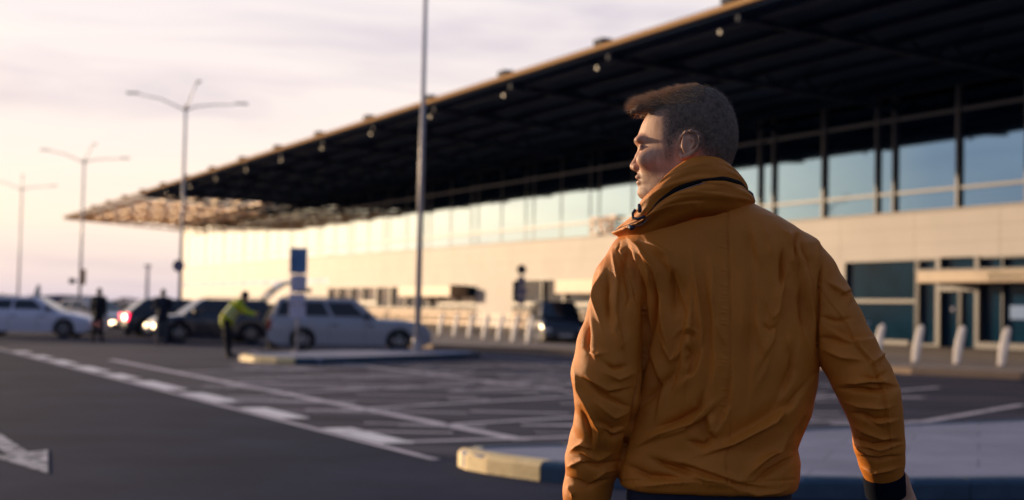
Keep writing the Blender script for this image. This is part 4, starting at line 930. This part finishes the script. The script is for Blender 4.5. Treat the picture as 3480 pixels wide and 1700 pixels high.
me = bpy.data.meshes.new('strands'); me.from_pydata(st.v, [], st.f); me.update(); so = link('strands', me, mat('hair_top_strands', (.68, .43, .23), .5, c2=(.34, .21, .11), scale=200), hair)
me.materials.append(mat('hair_side_strands', (.30, .225, .18), .6, c2=(.13, .10, .085), scale=200)); me.polygons.foreach_set('material_index', st.mi)

# jacket ---------------------------------------------
jy = np.array([668, 690, 712, 735, 762, 790, 824, 865, 930, 1000, 1100, 1223, 1300, 1400, 1480, 1515, 1560, 1620, 1645, 1668])
jl = np.array([2330, 2262, 2235, 2205, 2170, 2135, 2108, 2092, 2100, 2128, 2150, 2150, 2142, 2128, 2112, 2104, 2098, 2097, 2102, 2112])
jr = np.array([2500, 2560, 2608, 2652, 2696, 2735, 2768, 2784, 2782, 2780, 2778, 2776, 2770, 2752, 2716, 2703, 2711, 2707, 2700, 2692])
jd = np.array([.060, .078, .092, .101, .108, .114, .118, .123, .127, .130, .133, .132, .130, .126, .122, .120, .124, .125, .121, .115])
jc = 3.335
tz_ = np.array([T(2440, y, jc)[2] for y in jy]); tl_ = np.array([T(x, y, jc)[0] for x, y in zip(jl, jy)]); tr_ = np.array([T(x, y, jc)[0] for x, y in zip(jr, jy)])
cx_l = [(2150, 880, 3.335, .058), (2112, 960, 3.325, .064), (2092, 1070, 3.285, .0625), (2068, 1180, 3.27, .0720), (2058, 1270, 3.262, .0775), (2060, 1345, 3.265, .0715), (2048, 1430, 3.29, .0640), (2028, 1500, 3.33, .0640), (2014, 1560, 3.345, .0640), (2005, 1612, 3.36, .0560), (1995, 1660, 3.37, .0560), (1985, 1720, 3.39, .050)]
cx_r = [(2712, 875, 3.335, .056), (2752, 935, 3.325, .060), (2795, 1015, 3.315, .0615), (2838, 1105, 3.30, .064), (2880, 1195, 3.285, .067), (2926, 1285, 3.275, .067), (2952, 1345, 3.28, .066), (2968, 1400, 3.29, .060), (2978, 1450, 3.305, .0565), (2982, 1505, 3.32, .0555), (2988, 1560, 3.34, .0505), (2994, 1606, 3.355, .046)]
def jackf(G):
    x, y, z = G; zi = z[0, 0, :]; o = np.argsort(tz_); bc = lambda arr: np.interp(zi, tz_[o], arr[o])[None, None, :].astype(np.float32)
    Lx, Rx, D = bc(tl_), bc(tr_), bc(jd); cx_ = (Lx+Rx)/2; W = (Rx-Lx)/2; p = 2.45
    f = (((np.abs(x-cx_)/W)**p+(np.abs(y-jc)/D)**p)**(1/p)-1)*np.minimum(W, D)
    f = smax(f, (tz_.min()+.004)-z, .012); f = smax(f, z-tz_.max(), .02)
    L_ = None
    for ch in (cx_l, cx_r):
        pts = [T(a_, b_, c_) for a_, b_, c_, _ in ch]; c = chain(G, pts, [q[3] for q in ch], .012); L_ = c if L_ is None else np.minimum(L_, c)
    k = (.003+.012*np.clip((z-1.30)/.07, 0, 1)).astype(np.float32)
    return smin(f, L_, k)
jlo, jhi, jh = (.03, 3.13, .80), (1.02, 3.52, 1.60), .0028
V, Q = sdf_mesh(jackf, jlo, jhi, jh); V = smooth_v(V, Q, 1, .5); Nn = vnormals(V, Q)
px, py = unT(V); vd = V-np.array([0, 0, HC]); vd /= np.linalg.norm(vd, axis=1, keepdims=True); face = np.clip(-(Nn*vd).sum(1)/.35, 0, 1)
disp = np.zeros(len(V))
def crease(pts, w, A, kind='r', org=(0, 0), sc=1., taper=.38):
    P = np.array(pts, float)/sc+np.array(org); seg = np.linalg.norm(np.diff(P, axis=0), axis=1); tot = seg.sum(); cum = np.concatenate([[0], np.cumsum(seg)])
    lo_, hi_ = P.min(0)-4*w, P.max(0)+4*w; I = np.where((px > lo_[0]) & (px < hi_[0]) & (py > lo_[1]) & (py < hi_[1]) & (face > 0))[0]
    if not len(I): return
    bd_ = np.full(len(I), 1e9); bs = np.zeros(len(I)); bsg = np.zeros(len(I))
    for i in range(len(P)-1):
        e = P[i+1]-P[i]; t = np.clip(((px[I]-P[i, 0])*e[0]+(py[I]-P[i, 1])*e[1])/(e@e), 0, 1); dx = px[I]-P[i, 0]-t*e[0]; dy = py[I]-P[i, 1]-t*e[1]; d = np.hypot(dx, dy); s_ = np.sign(dx*e[1]-dy*e[0]); mk_ = d < bd_
        bd_ = np.where(mk_, d, bd_); bs = np.where(mk_, (cum[i]+t*seg[i])/tot, bs); bsg = np.where(mk_, s_, bsg)
    tp = np.clip(np.minimum(bs, 1-bs)/taper, 0, 1); tp = tp*tp*(3-2*tp)*.92+.08; u = bd_/(w*.82)
    ten = np.exp(-1.5*(np.sqrt(u*u+.02)-.141))
    if kind == 'r': g_ = ten
    elif kind == 'v': g_ = -ten*1.5
    else: su = u*bsg*(1 if kind == 's' else -1); g_ = np.tanh(su*2.2)*np.exp(-(u/2.8)**2)
    disp[I] += A*.00108*g_*tp*face[I]
c6 = dict(org=(2050, 760), sc=2.516); c2b = dict(org=(1880, 700), sc=1.258)
for pts, w, A, kd in [
    ([(215, 150), (260, 300), (330, 470), (370, 580)], 13, 5, 's'), ([(200, 120), (300, 200), (380, 310), (450, 420), (470, 620), (475, 760)], 14, 8, 'r'), ([(330, 250), (385, 400), (390, 580)], 8, 4, 'r'),
    ([(390, 330), (435, 470), (445, 640), (420, 820), (370, 1000), (300, 1258)], 15, 9, 'v'), ([(480, 560), (500, 800), (540, 1000), (580, 1190)], 20, 8, 'r'), ([(300, 130), (430, 180), (540, 260), (590, 380), (540, 560)], 22, 6, 'r'),
    ([(590, 320), (600, 560), (610, 850)], 30, 6, 'v'), ([(740, 150), (770, 400), (810, 640), (840, 900), (835, 1240)], 17, 7, 'r'), ([(640, 420), (700, 620), (720, 860)], 34, 5, 'v'),
    ([(560, 1010), (640, 915), (735, 885), (800, 930), (830, 1010)], 12, 4, 'r'), ([(650, 960), (730, 945), (790, 985)], 16, 3, 'v'), ([(600, 1190), (650, 1090), (690, 1010)], 12, 6, 'r'), ([(700, 1020), (740, 1120), (700, 1240)], 16, 5, 'v'),
    ([(900, 180), (930, 420), (925, 640), (950, 860)], 16, 4, 'r'), ([(930, 450), (960, 640), (1040, 760)], 12, 2.5, 'r'), ([(940, 800), (1000, 960), (1060, 1060)], 13, 3, 'r'),
    ([(1500, 20), (1590, 100), (1620, 200), (1620, 320), (1660, 430), (1705, 495)], 11, 8, 'r'), ([(1545, 180), (1530, 400), (1515, 600)], 14, 7, 'v'), ([(1590, 330), (1555, 480), (1520, 630)], 10, 5, 'r'), ([(1690, 60), (1640, 160), (1650, 320)], 14, 6, 'v'),
    ([(1330, 420), (1375, 640), (1440, 800), (1500, 740), (1540, 520)], 15, 4, 'r'), ([(1340, 840), (1420, 915), (1500, 860)], 16, 3, 'v'),
    ([(1745, 180), (1735, 420), (1755, 700), (1800, 950)], 10, 7, 'r'), ([(1700, 520), (1700, 760), (1740, 980)], 14, 6, 'v'), ([(1370, -20), (1415, 150), (1450, 330)], 13, 3.5, 'r'), ([(1250, -10), (1290, 220), (1340, 420)], 14, 3, 's'), ([(1290, 780), (1320, 1000), (1370, 1200)], 18, 3.5, 's'), ([(1180, 300), (1190, 700), (1160, 1100)], 30, 3, 'r'), ([(1560, 900), (1600, 1100), (1560, 1300)], 20, 4, 'r')]:
    crease(pts, w, A*(1.7 if w >= 13 else 1.15), kd, **c6)
for pts, w, A, kd in [
    # lower back
    ([(370, 1020), (450, 985), (560, 950), (640, 870), (700, 820)], 15, 9, 'r'), ([(390, 1065), (520, 1120), (640, 1150)], 20, 8, 'v'), ([(400, 960), (520, 920), (620, 870), (650, 760)], 18, 8, 'v'), ([(540, 1105), (640, 1165), (740, 1180), (810, 1225)], 17, 8, 'r'),
    ([(560, 1000), (640, 1020), (700, 980)], 14, 6, 'v'), ([(1100, 740), (1010, 850), (880, 935), (760, 1000), (640, 1060)], 15, 8, 's'), ([(1040, 985), (900, 1075), (790, 1180)], 17, 8, 'r'), ([(1035, 1060), (920, 1130), (840, 1190)], 14, 7, 'v'),
    ([(650, 880), (660, 960), (700, 1000)], 15, 6, 's'), ([(330, 1195), (480, 1180), (640, 1170)], 12, 6, 'r'), ([(300, 1100), (400, 1150), (560, 1160)], 18, 8, 'v'), ([(780, 1205), (860, 1225), (950, 1215), (1020, 1190)], 12, 6, 'r'), ([(360, 870), (440, 780), (540, 690)], 22, 6, 'v'),
    ([(455, 560), (500, 660), (560, 600)], 14, 5, 'r'), ([(1085, 880), (1050, 980), (1035, 1010)], 10, 5, 'v'), ([(840, 820), (900, 700), (960, 520)], 26, 4, 'r'), ([(1000, 560), (1020, 700), (960, 840)], 26, 5, 'v'),
    # left sleeve
    ([(250, 180), (262, 250), (283, 365)], 9, 5, 'r'), ([(205, 250), (180, 400), (195, 470), (210, 545)], 11, 8, 'r'), ([(230, 270), (225, 400), (240, 520)], 13, 7, 'v'), ([(320, 150), (300, 260), (330, 380), (300, 480)], 12, 5, 'v'),
    ([(280, 440), (260, 540), (290, 600), (330, 560)], 12, 6, 'r'), ([(205, 660), (260, 690), (330, 680)], 10, 7, 'v'), ([(200, 700), (280, 740), (370, 700)], 12, 6, 'r'), ([(80, 660), (110, 780), (160, 880), (195, 960), (180, 1030)], 11, 10, 'r'), ([(130, 740), (200, 800), (300, 850), (350, 860)], 12, 8, 'v'),
    ([(170, 830), (260, 900), (340, 870)], 12, 6, 'r'), ([(115, 860), (150, 960), (165, 1050)], 9, 8, 'v'), ([(60, 1050), (120, 1010), (175, 1040)], 10, 8, 'r'), ([(90, 1085), (190, 1110), (290, 1085)], 10, 8, 'v'), ([(50, 1115), (120, 1085), (150, 1110)], 10, 8, 'r'), ([(60, 1150), (150, 1195), (250, 1160)], 9, 7, 'v'),
    ([(55, 1180), (85, 1220), (80, 1250)], 9, 8, 'r'), ([(200, 940), (260, 990), (310, 960)], 14, 5, 'v'), ([(110, 600), (180, 640), (240, 620)], 16, 5, 'r'), ([(150, 480), (140, 600), (180, 680)], 18, 5, 'v'), ([(150, 1180), (220, 1130), (280, 1120)], 8, 5, 'r'),
    # right sleeve
    ([(1135, 330), (1160, 385), (1250, 500), (1300, 600), (1370, 680), (1410, 790), (1425, 950), (1450, 1100)], 4, 3.5, 's'), ([(1130, 470), (1210, 490), (1290, 475)], 10, 6, 'v'), ([(1120, 560), (1200, 570), (1290, 600)], 12, 6, 'v'), ([(1130, 600), (1230, 645), (1330, 660)], 14, 6, 'r'),
    ([(1210, 780), (1300, 786), (1380, 790), (1460, 775)], 9, 11, 'v'), ([(1230, 755), (1320, 760), (1450, 735)], 10, 7, 'r'), ([(1225, 835), (1310, 855), (1400, 862), (1460, 850)], 10, 7, 'r'), ([(1250, 880), (1330, 905), (1400, 955)], 11, 8, 'v'), ([(1260, 930), (1330, 960), (1400, 990), (1480, 985)], 12, 7, 'r'),
    ([(1275, 985), (1350, 1020), (1490, 1005)], 9, 8, 'v'), ([(1280, 1010), (1330, 1045), (1370, 1075)], 11, 9, 'r'), ([(1290, 1062), (1380, 1085), (1480, 1065)], 10, 8, 'v'), ([(1300, 1110), (1360, 1135), (1480, 1110)], 10, 7, 'r'), ([(1450, 560), (1400, 640), (1330, 690)], 13, 6, 'r'), ([(1430, 700), (1380, 740), (1300, 730)], 12, 6, 'v'),
    ([(1200, 370), (1270, 380), (1250, 440)], 9, 6, 'r'), ([(1000, 90), (1040, 170), (1060, 290)], 12, 7, 'r'), ([(1090, 90), (1130, 160), (1125, 300)], 12, 6, 'r'), ([(1055, 130), (1090, 240), (1085, 330)], 12, 7, 'v')]:
    crease(pts, w, A*(1.6 if w >= 13 else 1.15), kd, **c2b)
# centre seam, its puckers, stitched shoulder seam
crease([(2470, 690), (2477, 900), (2482, 1100), (2478, 1350), (2478, 1480), (2462, 1560), (2468, 1650)], 3.4, 3.0, 'v', taper=.02)
rs = np.random.default_rng(11)
for yy in np.arange(760, 1440, 13): crease([(2446+rs.normal()*5, yy+rs.normal()*3), (2464, yy+4), (2474, yy+2+rs.normal()*3)], 4.2, 2.6*rs.random()+.6, 'r', taper=.4)
crease([(2110, 815), (2096, 850), (2120, 900), (2150, 960), (2165, 1030)], 5, 2.5, 'v', taper=.1)
for q in ((2098, 838), (2108, 850), (2116, 863)): crease([(q[0]-8, q[1]+6), (q[0]+10, q[1]-10)], 3.0, 1.8, 'r')
for yy in np.arange(880, 1080, 14): crease([(2132+(yy-880)*.12+rs.normal()*3, yy), (2152+(yy-880)*.1, yy+6)], 4.5, 1.6*rs.random()+.8, 'r')
crease([(2170, 900), (2186, 1000), (2191, 1110), (2190, 1216), (2172, 1297), (2157, 1365), (2144, 1432), (2124, 1500), (2106, 1580)], 6, 13, 'v', taper=.12)
crease([(2797, 880), (2780, 990), (2774, 1110), (2775, 1225)], 6, 11, 'v', taper=.2)
big = dict(org=(0, 0), sc=1/2.2194)
for pts, w, A, kd in [([(992, 372), (1030, 420), (1050, 480), (1040, 560), (1015, 640)], 16, 7, 's'), ([(1075, 390), (1088, 480), (1090, 560), (1080, 640)], 13, 6, 's'), ([(1060, 430), (1058, 540), (1045, 620)], 12, 5, 't'),
    ([(1218, 352), (1226, 420), (1238, 480), (1243, 560)], 12, 6, 's'), ([(1190, 380), (1200, 440), (1185, 520), (1150, 580)], 14, 6, 't'), ([(1150, 372), (1156, 460), (1150, 560), (1140, 650)], 12, 4, 's'),
    ([(960, 690), (1010, 665), (1070, 645), (1105, 610)], 9, 8, 's'), ([(1226, 590), (1185, 645), (1120, 680), (1050, 705)], 10, 8, 't'), ([(990, 700), (1055, 712), (1130, 738), (1180, 745)], 9, 7, 's'), ([(1228, 640), (1190, 690), (1140, 725)], 9, 7, 't'),
    ([(985, 520), (1010, 590), (1000, 660)], 12, 6, 's'), ([(1120, 560), (1115, 620), (1090, 670)], 10, 6, 's'), ([(1225, 500), (1210, 580), (1175, 640)], 15, 5, 's'), ([(1020, 600), (1060, 570), (1080, 520)], 12, 5, 't'),
    ([(925, 400), (905, 470), (900, 540)], 9, 6, 's'), ([(950, 395), (945, 480), (960, 560)], 9, 5, 't'), ([(890, 575), (930, 600), (968, 592)], 7, 7, 's'), ([(905, 640), (935, 660), (958, 650)], 7, 6, 't'), ([(885, 690), (915, 705), (945, 690)], 6, 7, 's'),
    ([(1262, 430), (1290, 450), (1320, 440)], 7, 6, 's'), ([(1265, 500), (1300, 520), (1345, 515)], 8, 6, 't'), ([(1290, 590), (1330, 585), (1372, 590)], 6, 8, 's'), ([(1300, 630), (1335, 645), (1375, 640)], 6, 7, 't'), ([(1310, 680), (1345, 690), (1380, 680)], 6, 7, 's')]:
    crease(pts, w, A, kd, **big)
# drawcord hem
crease([(2095, 1632), (2300, 1622), (2480, 1640), (2700, 1625)], 5, 2.2, 'v', taper=.02)
for xx in np.arange(2115, 2700, 19): crease([(xx+rs.normal()*4, 1600+rs.normal()*5), (xx+rs.normal()*5, 1640), (xx, 1668)], 6, 2.6*rs.random(), 'r', taper=.4)
# soft cloth unevenness
def wob(f1, f2, f3, ph): return np.sin(V[:, 0]*f1+np.sin(V[:, 2]*f3+ph)*1.4+ph)*np.sin(V[:, 2]*f2+np.sin(V[:, 0]*f1*.7)*1.1+ph*2)
disp += .0016*wob(26, 13, 9, .3)+.0005*wob(61, 33, 23, 1.1)
V = V+Nn*np.clip(disp, -.024, .024)[:, None]; jk_m = mat('jacket_cloth', (.65, .215, .026), .44, var=.07, scale=9, bump=.30, bscale=700, sheen=.0, spec=.22)
jacket = mpart('jacket', V, Q, jk_m)
def loft(rows, m, name, parent, thick=0.0035, close=False, sub=0, smooth=True):
    """rows: list of equal-length point lists; a sheet given real thickness"""
    A_ = np.array(rows, float); nr, nc, _ = A_.shape; du = np.gradient(A_, axis=0); dv = np.gradient(A_, axis=1); nn = np.cross(du, dv); nn /= np.linalg.norm(nn, axis=2, keepdims=True)+1e-12
    Vt = np.concatenate([(A_+nn*thick/2).reshape(-1, 3), (A_-nn*thick/2).reshape(-1, 3)]); o = nr*nc; F_ = []
    for i in range(nr-1):
        for j in range(nc-1): a_ = i*nc+j; F_.append([a_, a_+1, a_+nc+1, a_+nc]); F_.append([o+a_, o+a_+nc, o+a_+nc+1, o+a_+1])
    for i in range(nr-1): F_.append([i*nc, (i+1)*nc, o+(i+1)*nc, o+i*nc]); F_.append([i*nc+nc-1, o+i*nc+nc-1, o+(i+1)*nc+nc-1, (i+1)*nc+nc-1])
    for j in range(nc-1): F_.append([j, o+j, o+j+1, j+1]); a_ = (nr-1)*nc+j; F_.append([a_, a_+1, o+a_+1, o+a_])
    return link(name, mesh_np(name, Vt-MO, np.array(F_)), m, parent, smooth)
def spl(P, n):
    """smooth curve through the points"""
    P = np.array(P, float); seg = np.linalg.norm(np.diff(P, axis=0), axis=1); t = np.concatenate([[0], np.cumsum(seg)]); t /= t[-1]; u = np.linspace(0, 1, n); out = np.stack([np.interp(u, t, P[:, k]) for k in range(3)], 1)
    for _ in range(max(3, n//16)): out[1:-1] = (out[:-2]+2*out[1:-1]+out[2:])/4
    return out
n = 150
bot = spl([T(2100, 800, 3.33), T(2140, 780, 3.27), T(2178, 764, 3.245), T(2234, 730, 3.222), T(2289, 710, 3.210), T(2373, 690, 3.200), T(2456, 682, 3.205), T(2530, 694, 3.245), T(2556, 700, 3.31), T(2530, 690, 3.38), T(2440, 700, 3.43), T(2330, 740, 3.46)], n)
z1 = spl([T(2104, 785, 3.328), T(2150, 765, 3.262), T(2194, 752, 3.232), T(2238, 692, 3.212), T(2302, 642, 3.200), T(2378, 614, 3.194), T(2456, 608, 3.200), T(2512, 622, 3.238), T(2544, 664, 3.30), T(2520, 660, 3.37), T(2440, 660, 3.42), T(2330, 700, 3.44)], n)
top = spl([T(2112, 778, 3.33), T(2160, 728, 3.27), T(2182, 681, 3.242), T(2207, 655, 3.226), T(2243, 619, 3.214), T(2279, 583, 3.208), T(2315, 555, 3.206), T(2352, 535, 3.205), T(2390, 529, 3.207), T(2440, 534, 3.214), T(2479, 556, 3.235), T(2504, 594, 3.27), T(2508, 615, 3.32), T(2470, 630, 3.37), T(2400, 650, 3.40), T(2320, 690, 3.41)], n)
def band(A_, B_, bul, rows, ph=0, amp=.0016, rolled=0):
    c0 = np.array([.405, 3.32, 0]); out = []
    for i in range(rows):
        f_ = i/(rows-1); P = A_*(1-f_)+B_*f_; r = P-c0; r[:, 2] = 0; r /= np.linalg.norm(r, axis=1, keepdims=True)
        t_ = np.linspace(0, 1, len(P)); wv = amp*(np.sin(f_*9+t_*7+ph)*np.sin(t_*24+ph)+.6*np.sin(f_*17+t_*31+ph*2)*np.sin(t_*13)) + amp*1.5*(1-np.abs(np.sin(f_*5.5+t_*9+np.sin(t_*17+ph)*.8+ph)))**3
        P = P+r*(bul*math.sin(math.pi*f_)+wv)[:, None]; out.append(P)
    return out
cen = np.array([.415, 3.325, 0]); ri = bot-cen; ri[:, 2] = 0; b2 = bot-ri*.22-np.array([0, 0, .030]); lo_b = [b2, bot-ri*.06-np.array([0, 0, .010])]+band(bot, z1, .012, 22, 0, .0022); up_b = band(z1, top, .009, 22, 1.3, .0016)
col_o = loft(lo_b, jk_m, 'collar', jacket); link_rows = up_b
loft([r for r in up_b], jk_m, 'collar_top', jacket)
c0 = np.array([.405, 3.32, 0]); rr = z1-c0; rr[:, 2] = 0; rr /= np.linalg.norm(rr, axis=1, keepdims=True)
zp = [z1+rr*.0030+np.array([0, 0, -.0055]), z1+rr*.0070+np.array([0, 0, -.0015]), z1+rr*.0070+np.array([0, 0, .0020]), z1+rr*.0030+np.array([0, 0, .0060])]
loft(zp, mat('zip_black', (.004, .004, .006), .7, spec=.2), 'zip', jacket, .002)
zp2 = [z1+rr*.0050+np.array([0, 0, -.0078]), z1+rr*.0068+np.array([0, 0, -.0062])]
loft(zp2, mat('zip_piping', (.30, .24, .24), .5), 'piping', jacket, .0014)
m = MB(); e0 = T(2545, 664, 3.30); m.tube([e0+[0, 0, .01], e0+[.006, -.004, .002], e0+[.010, -.004, -.012], e0+[.002, -.002, -.022]], [.003, .005, .0045, .003], 8); m.build('cord_stop', M['navy'], jacket, origin=MO, smooth=True)
m = MB(); e0 = T(2172, 700, 3.225); m.tube([e0+[0, 0, .004], e0+[.001, -.004, -.006], e0+[.002, -.003, -.015]], [.003, .0055, .004], 8)
m.build('cord_stop', M['navy'], jacket, origin=MO, smooth=True)
m = MB(); m.tube([T(2160, 712, 3.232), T(2150, 726, 3.235), T(2152, 742, 3.235), T(2170, 744, 3.225), T(2192, 736, 3.216)], .0035, 8); m.build('drawcord', M['navy'], jacket, origin=MO, smooth=True)
m = MB(); m.tube([T(2140, 770, 3.25), T(2146, 775, 3.243), T(2154, 772, 3.238)], [.005, .006, .004], 8); m.build('eyelet', M['navy'], jacket, origin=MO, smooth=True)
# cuffs
for ctr, d, r0 in ((T(2999, 1640, 3.362), T(3003, 1676, 3.37)-T(2994, 1598, 3.35), .0450), (T(1978, 1750, 3.402), T(1972, 1790, 3.41)-T(1985, 1715, 3.39), .045)):
    d = d/np.linalg.norm(d); u = np.cross(d, [0, 1., 0]); u /= np.linalg.norm(u); v_ = np.cross(d, u); rows = []
    for i in range(16):
        f_ = i/15; rad = r0*(1.0+.03*math.sin(f_*math.pi))-(.006 if i in (0, 15) else 0)
        rows.append([ctr+d*(f_-.5)*.056+rad*(math.cos(a_)*u+math.sin(a_)*v_)*(1+.004*math.cos(a_*46)) for a_ in np.linspace(0, 2*math.pi, 140)])
    loft(rows, mat('rib_navy', (.003, .005, .014), .95, spec=.1), 'cuff', jacket, .004)
# shirt, trousers, shoes
def ringloft(name, prof, m, parent=man, p=2.4, n=60):
    rows = []
    for z, x0, x1, yc, d in prof: rows.append([(.5*(x0+x1)+.5*(x1-x0)*np.sign(math.cos(a_))*abs(math.cos(a_))**(2/p), yc+d*np.sign(math.sin(a_))*abs(math.sin(a_))**(2/p), z) for a_ in np.linspace(0, 2*math.pi, n)])
    return loft(rows, m, name, parent, .003)
xl, xr = T(2128, 1690, 3.30)[0], T(2690, 1690, 3.30)[0]
ringloft('shirt', [(.99, xl+.02, xr-.02, 3.335, .09), (.93, xl+.004, xr-.002, 3.335, .102), (.84, xl+.002, xr, 3.335, .106), (.80, xl+.004, xr, 3.335, .106)], mat('shirt_navy', (.006, .010, .030), .85))
def trf(G):
    f = ell(G, (.46, 3.335, .86), (.160, .092, .14))
    for s in (-1, 1): f = smin(f, chain(G, [(.46+s*.088, 3.335, .84), (.46+s*.105, 3.31+.06*s, .5), (.46+s*.115, 3.36-.07*s, .1)], [.094, .072, .066], .03), .03)
    return f+.002*np.sin(G[2]*60+G[0]*30)*np.sin(G[0]*50)
V, Q = sdf_mesh(trf, (.2, 3.1, .01), (.75, 3.6, 1.02), .009); mpart('trousers', V, Q, mat('trousers_charcoal', (.03, .032, .045), .85, var=.15, scale=20))
for s in (-1, 1):
    a = np.array([.46+s*.115, 3.36-.07*s, 0]); V, Q = sdf_mesh(lambda G: np.maximum(smin(ell(G, (a[0], a[1]+.06, .05), (.05, .145, .052)), cone(G, (a[0], a[1], .06), (a[0], a[1], .15), .055, .055), .03), -G[2]), (a[0]-.12, a[1]-.16, -.02), (a[0]+.12, a[1]+.28, .22), .008); mpart('shoe', V, Q, M['trim'])
